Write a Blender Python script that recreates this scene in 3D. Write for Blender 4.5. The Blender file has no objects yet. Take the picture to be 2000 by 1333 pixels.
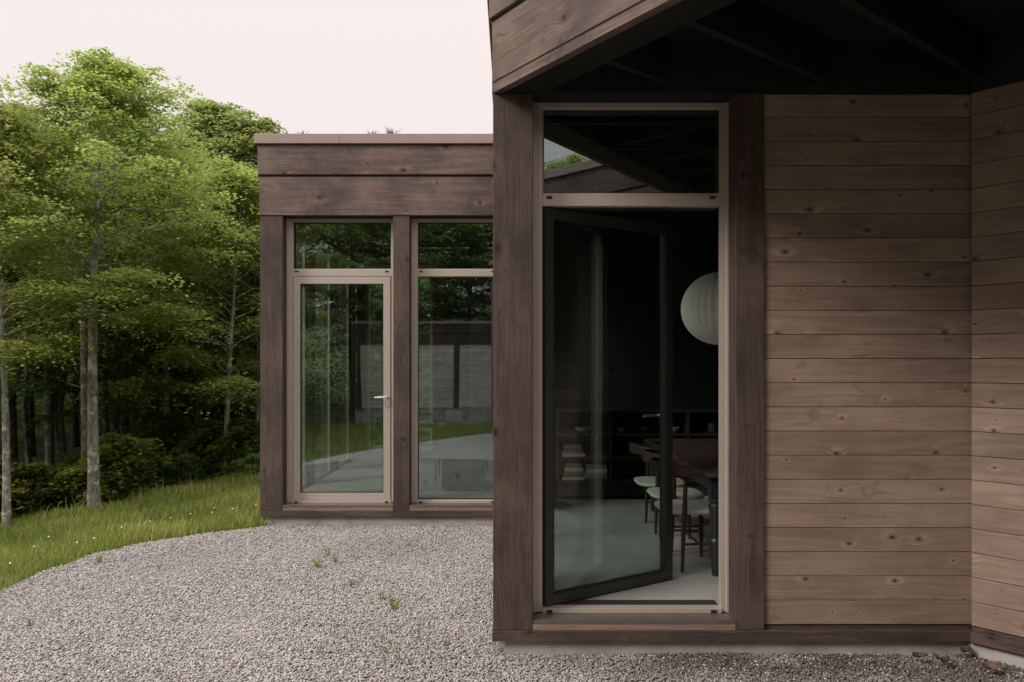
import bpy, bmesh, math, random
import numpy as np
from mathutils import Vector, Matrix
R = math.radians
sc = bpy.context.scene
col = sc.collection

# ------------------------------------------------------------------ camera, sky, sun, exposure
F = 1400.0            # focal length in pixels of the 2000 px wide photograph
EYE = 1.72
cam_d = bpy.data.cameras.new('camera'); cam = bpy.data.objects.new('camera', cam_d); col.objects.link(cam)
cam.location = (0, 0, EYE); cam.rotation_euler = (R(90), 0, 0)
cam_d.sensor_width = 36.0; cam_d.lens = 36.0 * F / 2000.0
cam_d.shift_y = (713 - 666.5) / 2000.0
cam_d.clip_start = 0.05; cam_d.clip_end = 2000
sc.camera = cam

SUN_EL, SUN_AZ = R(37), R(240)        # azimuth clockwise from +Y: soft light from behind and left of the camera
world = bpy.data.worlds.new('World'); sc.world = world; world.use_nodes = True
wt = world.node_tree; wt.nodes.clear()
def wn(t, **k):
    n = wt.nodes.new(t)
    for a, b in k.items(): setattr(n, a, b)
    return n
sky = wn('ShaderNodeTexSky', sky_type='NISHITA', sun_disc=False, sun_elevation=SUN_EL, sun_rotation=SUN_AZ)
hs = wn('ShaderNodeHueSaturation'); hs.inputs['Saturation'].default_value = 0.25
wt.links.new(sky.outputs[0], hs.inputs['Color'])
tc = wn('ShaderNodeTexCoord'); sx = wn('ShaderNodeSeparateXYZ'); wt.links.new(tc.outputs['Generated'], sx.inputs[0])
ramp = wn('ShaderNodeValToRGB'); wt.links.new(sx.outputs['Z'], ramp.inputs[0])
e = ramp.color_ramp.elements                      # overcast deck: pale at the horizon, brighter overhead
e[0].position = 0.0; e[0].color = (.94, .85, .83, 1)
e[1].position = 1.0; e[1].color = (3.3, 3.35, 3.25, 1)
k = e.new(.50); k.color = (.985, .895, .875, 1)
mul = wn('ShaderNodeVectorMath', operation='SCALE'); mul.inputs[3].default_value = 10.0
wt.links.new(ramp.outputs[0], mul.inputs[0])
mix = wn('ShaderNodeMixRGB'); mix.inputs[0].default_value = 0.94
wt.links.new(hs.outputs[0], mix.inputs[1]); wt.links.new(mul.outputs[0], mix.inputs[2])
bg = wn('ShaderNodeBackground'); bg.inputs[1].default_value = 0.10
wo = wn('ShaderNodeOutputWorld'); wt.links.new(mix.outputs[0], bg.inputs[0]); wt.links.new(bg.outputs[0], wo.inputs[0])
sd = bpy.data.lights.new('sun', 'SUN'); sd.energy = 2.6; sd.angle = R(20); sd.color = (1, .95, .88)
sun = bpy.data.objects.new('sun', sd); col.objects.link(sun)
sdir = Vector((math.sin(SUN_AZ) * math.cos(SUN_EL), math.cos(SUN_AZ) * math.cos(SUN_EL), math.sin(SUN_EL)))
sun.rotation_euler = sdir.to_track_quat('Z', 'Y').to_euler(); sun.location = (-6, -4, 12)
vs = sc.view_settings; vs.view_transform = 'Standard'; vs.look = 'None'; vs.exposure = 0.0; vs.gamma = 1.0
try:
    sc.cycles.use_denoising = True
    sc.cycles.max_bounces = 10; sc.cycles.diffuse_bounces = 2; sc.cycles.transparent_max_bounces = 24
    sc.cycles.sample_clamp_indirect = 6
except Exception: pass

# ------------------------------------------------------------------ materials
def mat_new(name):
    m = bpy.data.materials.new(name); m.use_nodes = True
    nt = m.node_tree; nt.nodes.clear()
    return m, nt
class NT:
    def __init__(s, nt): s.nt = nt
    def n(s, t, ins=None, **k):
        n = s.nt.nodes.new(t)
        for a, b in k.items(): setattr(n, a, b)
        for a, b in (ins or {}).items():
            if isinstance(b, bpy.types.NodeSocket): s.nt.links.new(b, n.inputs[a])
            else: n.inputs[a].default_value = b
        return n
    def math(s, op, a, b=0.0, c=None):
        d = {0: a, 1: b}
        if c is not None: d[2] = c
        return s.n('ShaderNodeMath', d, operation=op).outputs[0]
    def mix(s, f, a, b, t='MIX'):
        return s.n('ShaderNodeMixRGB', {0: f, 1: a, 2: b}, blend_type=t).outputs[0]
    def ramp(s, f, stops):
        n = s.n('ShaderNodeValToRGB', {0: f}); cr = n.color_ramp
        cr.elements[0].position = stops[0][0]; cr.elements[0].color = stops[0][1]
        cr.elements[1].position = stops[-1][0]; cr.elements[1].color = stops[-1][1]
        for p, c in stops[1:-1]:
            x = cr.elements.new(p); x.color = c
        return n.outputs[0]
    def sm(s, x, a, b, lo=0.0, hi=1.0):
        n = s.n('ShaderNodeMapRange', {0: x, 1: a, 2: b, 3: lo, 4: hi}, interpolation_type='SMOOTHSTEP'); return n.outputs[0]
    def out(s, sh, disp=None):
        o = s.n('ShaderNodeOutputMaterial'); s.nt.links.new(sh, o.inputs[0])
def c4(c): return (c[0], c[1], c[2], 1)
def g1(v): return (v, v, v, 1)

def wood(name, base, dark, light=None, knots=3.2, rough=.72, wear=.25, contrast=.35, tonevar=.12, ks=1.0, figure=.14, line=1.0):
    m, t = mat_new(name); T = NT(t)
    uv = T.n('ShaderNodeUVMap', uv_map='grain').outputs[0]
    s_ = T.n('ShaderNodeSeparateXYZ', {0: uv}); u, v = s_.outputs[0], s_.outputs[1]
    # knots: sparse cells in board metres
    kv = T.n('ShaderNodeCombineXYZ', {0: T.math('MULTIPLY', u, knots * .75), 1: T.math('MULTIPLY', v, knots * 1.15)}).outputs[0]
    vo = T.n('ShaderNodeTexVoronoi', {'Vector': kv, 'Scale': 1.0, 'Randomness': 1.0}, voronoi_dimensions='2D')
    d = vo.outputs['Distance']; cc = T.n('ShaderNodeSeparateColor', {0: vo.outputs['Color']})
    keep = T.math('GREATER_THAN', cc.outputs[0], .52)
    size = T.math('MULTIPLY_ADD', T.math('POWER', cc.outputs[1], 2.0), .055 * ks, .018 * ks)
    rel = T.math('DIVIDE', d, size)                                   # 1 at the knot's rim
    wob = T.n('ShaderNodeTexNoise', {'Vector': kv, 'Scale': 9.0, 'Detail': 2.0}, noise_dimensions='2D').outputs[0]
    rel = T.math('ADD', rel, T.math('MULTIPLY_ADD', wob, 1.0, -.5))
    core = T.math('MULTIPLY', T.sm(rel, 1.15, .75), keep)
    halo = T.math('MULTIPLY', T.sm(rel, 3.6, .8), keep)
    kring = T.math('MULTIPLY', T.math('MULTIPLY_ADD', T.math('SINE', T.math('MULTIPLY', rel, 7.0)), .5, .5), T.math('MULTIPLY', T.sm(rel, 3.0, 1.0), keep))
    # grain lines bend round the knots
    warp = T.math('MULTIPLY', T.math('MULTIPLY', T.sm(rel, 7.0, .0), keep), .028)
    lowv = T.n('ShaderNodeCombineXYZ', {0: T.math('MULTIPLY', u, .9), 1: T.math('MULTIPLY', v, 5.0)}).outputs[0]
    low = T.n('ShaderNodeTexNoise', {'Vector': lowv, 'Scale': 1.0, 'Detail': 2.0, 'Roughness': .5}, noise_dimensions='2D').outputs[0]
    v2 = T.math('ADD', T.math('ADD', v, warp), T.math('MULTIPLY', low, .075))
    gv = T.n('ShaderNodeCombineXYZ', {0: T.math('MULTIPLY', u, 1.3), 1: T.math('MULTIPLY', v2, 95.0)}).outputs[0]
    gr = T.n('ShaderNodeTexNoise', {'Vector': gv, 'Scale': 1.0, 'Detail': 5.0, 'Roughness': .65}, noise_dimensions='2D').outputs[0]
    fv = T.n('ShaderNodeCombineXYZ', {0: T.math('MULTIPLY', u, 12.0), 1: T.math('MULTIPLY', v2, 420.0)}).outputs[0]
    fine = T.n('ShaderNodeTexNoise', {'Vector': fv, 'Scale': 1.0, 'Detail': 3.0}, noise_dimensions='2D').outputs[0]
    rv = T.n('ShaderNodeCombineXYZ', {0: T.math('MULTIPLY', u, .45), 1: T.math('MULTIPLY', v2, 22.0)}).outputs[0]
    rings = T.n('ShaderNodeTexWave', {'Vector': rv, 'Scale': .9, 'Distortion': 2.2, 'Detail': 2.0, 'Detail Scale': .6}, bands_direction='Y').outputs[1]
    g = T.math('ADD', T.math('MULTIPLY', gr, .62), T.math('ADD', T.math('MULTIPLY', fine, .26), T.math('MULTIPLY', rings, .12)))
    colr = T.mix(T.sm(g, .32, .68), c4([x * (1 - contrast) for x in base]), c4([min(1, x * (1 + contrast * .8)) for x in base]))
    fgv = T.n('ShaderNodeCombineXYZ', {0: T.math('MULTIPLY', u, 1.6), 1: T.math('MULTIPLY', v2, 21.0)}).outputs[0]
    fg = T.n('ShaderNodeTexNoise', {'Vector': fgv, 'Scale': 1.0, 'Detail': 3.0, 'Distortion': .8}, noise_dimensions='2D').outputs[0]
    colr = T.n('ShaderNodeHueSaturation', {'Color': colr, 'Value': T.sm(fg, .3, .7, 1 - figure, 1 + figure)}).outputs[0]
    blot = T.n('ShaderNodeTexNoise', {'Vector': uv, 'Scale': 1.7, 'Detail': 4.0, 'Roughness': .6}, noise_dimensions='2D').outputs[0]
    colr = T.mix(T.math('MULTIPLY', T.sm(blot, .45, .75), wear), colr, c4(dark))
    if light: colr = T.mix(T.math('MULTIPLY', T.sm(blot, .5, .28), wear), colr, c4(light))
    skv = T.n('ShaderNodeCombineXYZ', {0: T.math('MULTIPLY', u, 3.4), 1: T.math('MULTIPLY', v, 7.5)}).outputs[0]
    sk = T.n('ShaderNodeTexNoise', {'Vector': skv, 'Scale': 1.0, 'Detail': 5.0, 'Roughness': .7, 'Distortion': 1.6}, noise_dimensions='2D').outputs[0]
    colr = T.mix(T.math('MULTIPLY', T.sm(sk, .60, .70), wear), colr, c4(dark))
    colr = T.mix(T.math('MULTIPLY', halo, .26), colr, c4(dark))
    colr = T.mix(T.math('MULTIPLY', core, .85), colr, c4([x * .25 for x in dark]))
    colr = T.mix(T.math('MULTIPLY', kring, .35), colr, c4([x * .5 for x in dark]))
    lite = T.math('MULTIPLY', T.math('MULTIPLY', T.sm(rel, 7.0, 3.0), T.sm(rel, 1.6, 3.0)), keep)
    colr = T.mix(T.math('MULTIPLY', T.math('MULTIPLY', lite, T.sm(fg, .42, .62)), .6), colr, c4([min(1, x * 1.55) for x in base]))
    tone = T.n('ShaderNodeAttribute', attribute_name='tone').outputs['Fac']
    colr = T.n('ShaderNodeHueSaturation', {'Color': colr, 'Value': T.math('MULTIPLY_ADD', tone, 2 * tonevar, 1 - tonevar)}).outputs[0]
    bump = T.n('ShaderNodeBump', {'Height': T.math('SUBTRACT', g, T.math('MULTIPLY', core, .5)), 'Strength': .35, 'Distance': .002})
    p = T.n('ShaderNodeBsdfPrincipled', {'Base Color': colr, 'Roughness': rough, 'Normal': bump.outputs[0]})
    p.inputs['Specular IOR Level'].default_value = .3
    T.out(p.outputs[0]); return m

def plain(name, c, rough=.5, metal=0.0, noise=.08, scale=20, bump=0.0, spec=.5, detail=4):
    m, t = mat_new(name); T = NT(t)
    o = T.n('ShaderNodeTexCoord').outputs['Object']
    nz = T.n('ShaderNodeTexNoise', {'Vector': o, 'Scale': scale, 'Detail': detail}).outputs[0]
    cr = T.mix(nz, c4([x * (1 - noise * 2) for x in c]), c4([min(1, x * (1 + noise * 2)) for x in c]))
    p = T.n('ShaderNodeBsdfPrincipled', {'Base Color': cr, 'Metallic': metal, 'Roughness': rough})
    p.inputs['Specular IOR Level'].default_value = spec
    if bump:
        b = T.n('ShaderNodeBump', {'Height': nz, 'Strength': bump, 'Distance': .01}); t.links.new(b.outputs[0], p.inputs['Normal'])
    T.out(p.outputs[0]); return m

def glass_mat(name, tint, r0):
    m, t = mat_new(name); T = NT(t)
    lw = T.n('ShaderNodeLayerWeight', {0: .5}).outputs['Facing']
    f = T.math('MULTIPLY_ADD', T.math('POWER', lw, 5.0), 1 - r0, r0)
    o = T.n('ShaderNodeTexCoord').outputs['Object']
    wv = T.n('ShaderNodeTexNoise', {'Vector': o, 'Scale': .9, 'Detail': 0.0}).outputs[0]
    b = T.n('ShaderNodeBump', {'Height': wv, 'Strength': .12, 'Distance': .02}).outputs[0]
    gl = T.n('ShaderNodeBsdfGlossy', {'Color': (.80, .92, .92, 1), 'Roughness': 0.0, 'Normal': b}).outputs[0]
    tr = T.n('ShaderNodeBsdfTransparent', {'Color': c4(tint)}).outputs[0]
    mx = T.n('ShaderNodeMixShader', {0: f, 1: tr, 2: gl}); T.out(mx.outputs[0]); return m

def concrete(name, c, rough=.8, stain=.3, scale=1.0):
    m, t = mat_new(name); T = NT(t)
    o = T.n('ShaderNodeTexCoord').outputs['Object']
    a = T.n('ShaderNodeTexNoise', {'Vector': o, 'Scale': 2.2 * scale, 'Detail': 6.0, 'Roughness': .65}).outputs[0]
    b = T.n('ShaderNodeTexNoise', {'Vector': o, 'Scale': 60.0 * scale, 'Detail': 3.0}).outputs[0]
    cr = T.mix(T.sm(a, .35, .7), c4(c), c4([x * (1 - stain) for x in c]))
    cr = T.mix(T.math('MULTIPLY', T.sm(b, .4, .7), .3), cr, c4([x * .6 for x in c]))
    bm = T.n('ShaderNodeBump', {'Height': b, 'Strength': .2, 'Distance': .003}).outputs[0]
    p = T.n('ShaderNodeBsdfPrincipled', {'Base Color': cr, 'Roughness': rough, 'Normal': bm}); T.out(p.outputs[0]); return m

M = {}
M['timber'] = wood('dark_stained_timber', (.082, .054, .044), (.034, .025, .024), (.125, .088, .072), knots=3.4, wear=.6, contrast=.30, ks=.95, figure=.16)
M['fascia'] = wood('stained_fascia_board', (.142, .096, .080), (.048, .034, .032), (.21, .145, .115), knots=3.3, wear=.6, contrast=.26, ks=1.25, figure=.2)
M['siding'] = wood('brown_siding', (.272, .190, .148), (.13, .085, .065), (.36, .26, .21), knots=5.4, wear=.4, contrast=.10, tonevar=.11, figure=.12, ks=.85)
M['pale_siding'] = wood('weathered_pale_siding', (.62, .53, .51), (.25, .19, .18), (.5, .42, .4), knots=4, wear=.4, contrast=.1)
M['sill_wood'] = wood('reddish_sill_wood', (.26, .165, .135), (.1, .06, .05), knots=3, contrast=.25)
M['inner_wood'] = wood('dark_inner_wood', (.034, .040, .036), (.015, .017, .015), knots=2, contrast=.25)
M['soffit'] = wood('shaded_soffit_wood', (.012, .014, .013), (.006, .007, .006), knots=2, contrast=.25)  # porch shade put into the colour: ceiling and beam wood darkened near black
M['floor'] = concrete('polished_concrete', (.40, .375, .35), rough=.42, stain=.25)
M['foundation'] = concrete('foundation_concrete', (.44, .41, .39), rough=.9, stain=.4, scale=1.5)
M['frame'] = plain('champagne_aluminium', (.54, .45, .39), rough=.4, metal=.4, noise=.02, scale=300)
M['leaf_frame'] = plain('dark_aluminium', (.048, .050, .046), rough=.42, metal=.3, noise=.02, scale=300)  # darker than the frame metal; used on the open leaf and inner frames
M['cap'] = plain('roof_edge_metal', (.31, .235, .21), rough=.5, metal=.25, noise=.03, scale=5)
M['flash'] = plain('dark_flashing', (.17, .145, .13), rough=.45, metal=.5, noise=.15, scale=12)
M['black'] = plain('black_rubber', (.012, .012, .012), rough=.6)
M['steel'] = plain('brushed_steel', (.72, .70, .68), rough=.3, metal=.7, noise=.02)
M['glass'] = glass_mat('window_glass', (.86, .90, .885), .18)
M['leaf_glass'] = glass_mat('clear_glass', (.80, .86, .84), .06)
M['walnut'] = wood('walnut', (.075, .045, .032), (.04, .022, .015), knots=.9, rough=.4, contrast=.35)
M['tabletop'] = wood('walnut_tabletop', (.065, .044, .034), (.03, .02, .015), knots=.8, rough=.38, contrast=.35)
M['blackpaint'] = plain('blue_black_paint', (.020, .026, .030), rough=.35, noise=.05)
M['cord'] = plain('woven_paper_cord', (.55, .52, .45), rough=.9, noise=.12, scale=180, bump=.5)
M['paper'] = plain('lantern_paper', (.88, .88, .86), rough=.95, noise=.03, scale=60)
M['ceramic'] = plain('pale_ceramic', (.35, .36, .35), rough=.4)
M['ceramicdark'] = plain('dark_ceramic', (.06, .07, .08), rough=.4)
M['wallpaint'] = plain('dim_plaster', (.10, .10, .095), rough=.9, noise=.03)
M['roofing'] = plain('roof_membrane', (.05, .05, .05), rough=.9, noise=.3, scale=6)

# ------------------------------------------------------------------ mesh building
class MB:
    def __init__(s, Mx=None): s.v = []; s.f = []; s.uv = []; s.tone = []; s.Mx = Mx or Matrix(); s.rnd = random.Random(7); s.smooth = False
    def add(s, vs, fs, uvs=None, tone=None, Mx=None):
        b = len(s.v); X = Mx or s.Mx
        s.v += [tuple(X @ Vector(p)) for p in vs]
        t = s.rnd.random() if tone is None else tone
        ou, ov = s.rnd.random() * 40, s.rnd.random() * 40
        for i, f in enumerate(fs):
            s.f.append([b + q for q in f])
            if uvs: s.uv += [(a + ou, c + ov) for a, c in uvs[i]]
            else: s.uv += [(vs[q][0] + ou, vs[q][1] + vs[q][2] + ov) for q in f]
            s.tone.append(t)
    def box(s, x0, x1, y0, y1, z0, z1, g='x', tone=None):
        vs = [(x, y, z) for x in (x0, x1) for y in (y0, y1) for z in (z0, z1)]
        fs = [(0, 1, 3, 2), (4, 6, 7, 5), (0, 4, 5, 1), (2, 3, 7, 6), (0, 2, 6, 4), (1, 5, 7, 3)]
        nax = [0, 0, 1, 1, 2, 2]; gi = 'xyz'.index(g); uvs = []
        for f, na in zip(fs, nax):
            ax = [a for a in range(3) if a != na]
            if gi in ax: ua = gi; va = [a for a in ax if a != gi][0]
            else: ua, va = ax
            k = .37 * na
            uvs.append([(vs[q][ua] + (0 if gi in ax else 9), vs[q][va] + k) for q in f])
        s.add(vs, fs, uvs, tone)
    def prism(s, pts, z0, z1, tone=None):
        n = len(pts)
        vs = [(p[0], p[1], z0) for p in pts] + [(p[0], p[1], z1) for p in pts]
        fs = [tuple(range(n - 1, -1, -1)), tuple(range(n, 2 * n))] + [(i, (i + 1) % n, n + (i + 1) % n, n + i) for i in range(n)]
        s.add(vs, fs, None, tone)
    def lathe(s, prof, c=(0, 0, 0), n=20, lobes=0, lob=0.0):
        vs = []; fs = []; m = len(prof)
        for i in range(n):
            a = 2 * math.pi * i / n
            for r, z in prof:
                rr = r * (1 + (lob if (lobes and i % 2) else 0))
                vs.append((c[0] + rr * math.cos(a), c[1] + rr * math.sin(a), c[2] + z))
        for i in range(n):
            for j in range(m - 1):
                a = i * m + j; b = ((i + 1) % n) * m + j
                fs.append((a, b, b + 1, a + 1))
        fs.append(tuple(i * m for i in range(n))[::-1]); fs.append(tuple(i * m + m - 1 for i in range(n)))
        s.add(vs, fs)
    def tube(s, pts, rads, n=8, sq=1.0):
        pts = [Vector(p) for p in pts]; vs = []; fs = []; uvs = []
        if not hasattr(rads, '__len__'): rads = [rads] * len(pts)
        prev = None
        for i, p in enumerate(pts):
            d = (pts[min(i + 1, len(pts) - 1)] - pts[max(i - 1, 0)]).normalized()
            a = prev if prev else (Vector((0, 0, 1)) if abs(d.z) < .9 else Vector((1, 0, 0)))
            x = d.cross(a).normalized(); y = d.cross(x).normalized(); prev = -y if False else a
            for k in range(n):
                t = 2 * math.pi * k / n
                vs.append(p + x * (math.cos(t) * rads[i]) + y * (math.sin(t) * rads[i] * sq))
        for i in range(len(pts) - 1):
            for k in range(n):
                a = i * n + k; b = i * n + (k + 1) % n
                fs.append((a, b, b + n, a + n))
                uvs.append([(i * .1, k * .01), (i * .1, k * .01 + .01), (i * .1 + .1, k * .01 + .01), (i * .1 + .1, k * .01)])
        fs.append(tuple(range(n))[::-1]); fs.append(tuple(range((len(pts) - 1) * n, len(pts) * n)))
        uvs.append([(0, 0)] * n); uvs.append([(0, 0)] * n)
        s.add([tuple(v) for v in vs], fs, uvs)
    def build(s, name, mat, parent=None, bevel=0.0, smooth=False, label=None):
        off = Vector((0, 0, 0)); q = parent
        while q is not None: off += q.location; q = q.parent
        me = bpy.data.meshes.new(name)
        me.from_pydata([(a - off.x, b - off.y, c - off.z) for a, b, c in s.v], [], s.f)
        ul = me.uv_layers.new(name='grain'); ul.data.foreach_set('uv', [x for p in s.uv for x in p])
        at = me.attributes.new('tone', 'FLOAT', 'FACE'); at.data.foreach_set('value', s.tone)
        me.materials.append(mat)
        if smooth:
            me.polygons.foreach_set('use_smooth', [True] * len(me.polygons)); me.set_sharp_from_angle(angle=R(40))
        o = bpy.data.objects.new(name, me); col.objects.link(o)
        if parent is not None: o.parent = parent
        if bevel:
            bm = o.modifiers.new('bevel', 'BEVEL'); bm.width = bevel; bm.segments = 2; bm.limit_method = 'ANGLE'
        if label: o['label'] = label
        me.update(); return o

def tag(o, label=None, cat=None, group=None, kind=None):
    if label: o['label'] = label
    if cat: o['category'] = cat
    if group: o['group'] = group
    if kind: o['kind'] = kind
    return o
def thing(name, label, cat, loc=(0, 0, 0), group=None):
    o = bpy.data.objects.new(name, None); col.objects.link(o); o.location = loc; o.empty_display_size = .2
    return tag(o, label, cat, group)
def copy_tree(o, parent=None):
    c = o.copy(); col.objects.link(c); c.parent = parent
    for ch in list(o.children): copy_tree(ch, c)
    return c
def frame_M(o, xd):
    x = Vector((xd[0], xd[1], 0)).normalized(); y = Vector((-x.y, x.x, 0))
    m = Matrix(((x.x, y.x, 0, o[0]), (x.y, y.y, 0, o[1]), (0, 0, 1, 0), (0, 0, 0, 1))); return m

# ------------------------------------------------------------------ ground
YF = 4.27; YR = 7.77; FL = .215                    # front facade plane, rear facade plane, floor level
A = Vector((-.113, YF)); U = Vector((.7486, -1)).normalized()
B = A + U * 3.66; C = Vector((-.50, -1.25)); RC = Vector((2.736, YF)); DW = Vector((.936, -1)).normalized()
edge = [(-2.60, 7.78), (-2.78, 7.52), (-3.15, 7.36), (-3.54, 7.08), (-3.80, 6.65), (-3.90, 6.0), (-3.97, 5.4), (-3.97, 4.3), (-3.72, 3.0), (-3.2, 1.8), (-2.5, .5), (-1.6, -.8), (-.62, -2.3)]
def smooth_line(p, it=3):
    for _ in range(it):
        q = [p[0]]
        for a, b in zip(p, p[1:]): q += [(.75 * a[0] + .25 * b[0], .75 * a[1] + .25 * b[1]), (.25 * a[0] + .75 * b[0], .25 * a[1] + .75 * b[1])]
        q.append(p[-1]); p = q
    return p
edge = smooth_line(edge, 2)
grav_poly = edge + [(6, -2.3), (9, 3), (9, 7.78)]
GP = np.array(grav_poly)
def inside(P, poly=GP):
    x, y = P[:, 0], P[:, 1]; c = np.zeros(len(P), bool); n = len(poly)
    for i in range(n):
        x0, y0 = poly[i]; x1, y1 = poly[(i + 1) % n]
        if y0 == y1: continue
        k = ((y0 > y) != (y1 > y)) & (x < (x1 - x0) * (y - y0) / (y1 - y0) + x0); c ^= k
    return c
DP = np.array(grav_poly + [(9, 13), (-2.4, 13)])          # gravel plus the house: flat ground
DP = np.array(edge[1:] + [(6, -2.3), (12, -2.3), (12, 13), (-2.7, 13)])
def dist(P):
    P = np.asarray(P, float); d = np.full(len(P), 1e9); n = len(DP)
    for i in range(n):
        a = DP[i]; b = DP[(i + 1) % n]; ab = b - a; t = np.clip(((P - a) @ ab) / (ab @ ab), 0, 1)
        d = np.minimum(d, np.linalg.norm(P - (a + t[:, None] * ab), axis=1))
    d[inside(P, DP)] = 0; return d
def gz(P):
    P = np.asarray(P, float); d = dist(P)
    z = -.60 * (1 - np.exp(-(d / 3.2) ** 1.5)) + .02 * np.sin(P[:, 0] * 1.3) * np.cos(P[:, 1] * 1.1) * np.clip(d / 2, 0, 1)
    back = np.clip((-P[:, 1] - 1) / 3, 0, 1); z = z * (1 - .25 * back)
    z = z * (1 + .3 * np.clip((-5.2 - P[:, 0]) / 3, 0, 1))
    q = np.clip((np.hypot(P[:, 0], P[:, 1]) - 36) / 22, 0, 1); return z + 7.5 * q * q * (3 - 2 * q)
def gz1(x, y): return float(gz([(x, y)])[0])

def ground_mat():
    m, t = mat_new('forest_ground'); T = NT(t)
    o = T.n('ShaderNodeTexCoord').outputs['Object']
    a = T.n('ShaderNodeTexNoise', {'Vector': o, 'Scale': 1.2, 'Detail': 6.0}).outputs[0]
    b = T.n('ShaderNodeTexNoise', {'Vector': o, 'Scale': 30.0, 'Detail': 4.0}).outputs[0]
    c = T.mix(T.sm(a, .4, .6), (.055, .085, .022, 1), (.075, .10, .03, 1))
    c = T.mix(T.sm(b, .4, .7), c, (.035, .035, .018, 1))
    bm = T.n('ShaderNodeBump', {'Height': b, 'Strength': .6, 'Distance': .03}).outputs[0]
    p = T.n('ShaderNodeBsdfPrincipled', {'Base Color': c, 'Roughness': .95, 'Normal': bm}); T.out(p.outputs[0]); return m
xs = np.concatenate([np.linspace(-300, -30, 10), np.linspace(-28, -9, 20), np.linspace(-8.7, 0, 48), np.linspace(1, 30, 20), np.linspace(40, 300, 9)])
ys = np.concatenate([np.linspace(-300, -30, 10), np.linspace(-28, -4, 20), np.linspace(-3.6, 16, 80), np.linspace(17, 40, 20), np.linspace(50, 300, 9)])
gx, gy = np.meshgrid(xs, ys); P = np.stack([gx.ravel(), gy.ravel()], 1); zz = gz(P) - .03
me = bpy.data.meshes.new('ground'); nx = len(xs)
me.from_pydata([(a, b, c) for (a, b), c in zip(P, zz)], [], [(j * nx + i, j * nx + i + 1, (j + 1) * nx + i + 1, (j + 1) * nx + i) for j in range(len(ys) - 1) for i in range(nx - 1)])
me.materials.append(ground_mat()); me.polygons.foreach_set('use_smooth', [True] * len(me.polygons))
tag(bpy.data.objects.new('ground', me), kind='structure'); col.objects.link(bpy.data.objects['ground'])

def gravel_mat(bumpy):
    m, t = mat_new('gravel_stone' if not bumpy else 'gravel_bed'); T = NT(t)
    if bumpy:
        o = T.n('ShaderNodeTexCoord').outputs['Object']
        vo = T.n('ShaderNodeTexVoronoi', {'Vector': o, 'Scale': 62.0})
        r = T.n('ShaderNodeSeparateColor', {0: vo.outputs['Color']}).outputs[0]; d = vo.outputs['Distance']
    else:
        r = T.n('ShaderNodeObjectInfo').outputs['Random']
    c = T.ramp(r, [(0, (.15, .13, .125, 1)), (.15, (.28, .245, .24, 1)), (.4, (.39, .35, .34, 1)), (.6, (.46, .41, .40, 1)), (.74, (.38, .29, .225, 1)), (.84, (.54, .495, .485, 1)), (.93, (.24, .21, .21, 1)), (1, (.68, .63, .61, 1))])
    o2 = T.n('ShaderNodeTexCoord').outputs['Object']
    nz = T.n('ShaderNodeTexNoise', {'Vector': o2, 'Scale': 90.0 if bumpy else 1.6, 'Detail': 3.0}).outputs[0]
    c = T.mix(T.math('MULTIPLY', T.sm(nz, .4, .7), .25), c, (.2, .17, .155, 1))
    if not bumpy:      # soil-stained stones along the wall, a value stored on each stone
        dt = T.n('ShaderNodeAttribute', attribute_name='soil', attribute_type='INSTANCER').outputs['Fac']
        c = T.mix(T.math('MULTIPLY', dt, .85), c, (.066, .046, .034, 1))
    p = T.n('ShaderNodeBsdfPrincipled', {'Base Color': c, 'Roughness': .85})
    if bumpy:
        b = T.n('ShaderNodeBump', {'Height': d, 'Strength': 1.0, 'Distance': .012}, invert=True).outputs[0]; t.links.new(b, p.inputs['Normal'])
    T.out(p.outputs[0]); return m
g = MB(); n = len(grav_poly)
g.add([(p[0], p[1], -.026) for p in grav_poly], [tuple(range(n))[::-1]])
gb = g.build('gravel', gravel_mat(True)); tag(gb, kind='structure')
bm_ = bmesh.new(); bm_.from_mesh(gb.data); bmesh.ops.triangulate(bm_, faces=bm_.faces[:]); bmesh.ops.recalc_face_normals(bm_, faces=bm_.faces[:]); bm_.to_mesh(gb.data); bm_.free()

rng = np.random.default_rng(3)
def scatter(n, x0, x1, y0, y1): return np.stack([rng.uniform(x0, x1, n), rng.uniform(y0, y1, n)], 1)
# loose pebbles, real stones over the bed
RHO = 8800
pts = scatter(int(RHO * 10.2 * 5.0), -4.2, 6.0, 2.8, 7.8)
pts = pts[(pts[:, 1] > 3.7) | (rng.random(len(pts)) < .45)]
jag = .022 * np.stack([np.sin(pts[:, 1] * 9 + 3 * np.sin(pts[:, 0] * 5)), np.sin(pts[:, 0] * 11 + 2 * np.sin(pts[:, 1] * 7))], 1)
pts = pts[inside(pts + jag) & ((pts[:, 0] > -2.6) | (pts[:, 1] < 7.9))]
pts = pts[(np.abs(pts[:, 0]) < pts[:, 1] * .735 + .9)]
front = (pts[:, 1] > YF + .05 + 0 * pts[:, 0]) & (pts[:, 0] > -.06)
rw = (pts[:, 0] - RC.x - .05) * 1.0 > (RC.y - pts[:, 1]) * .936
pts = pts[~(front | rw)]
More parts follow.
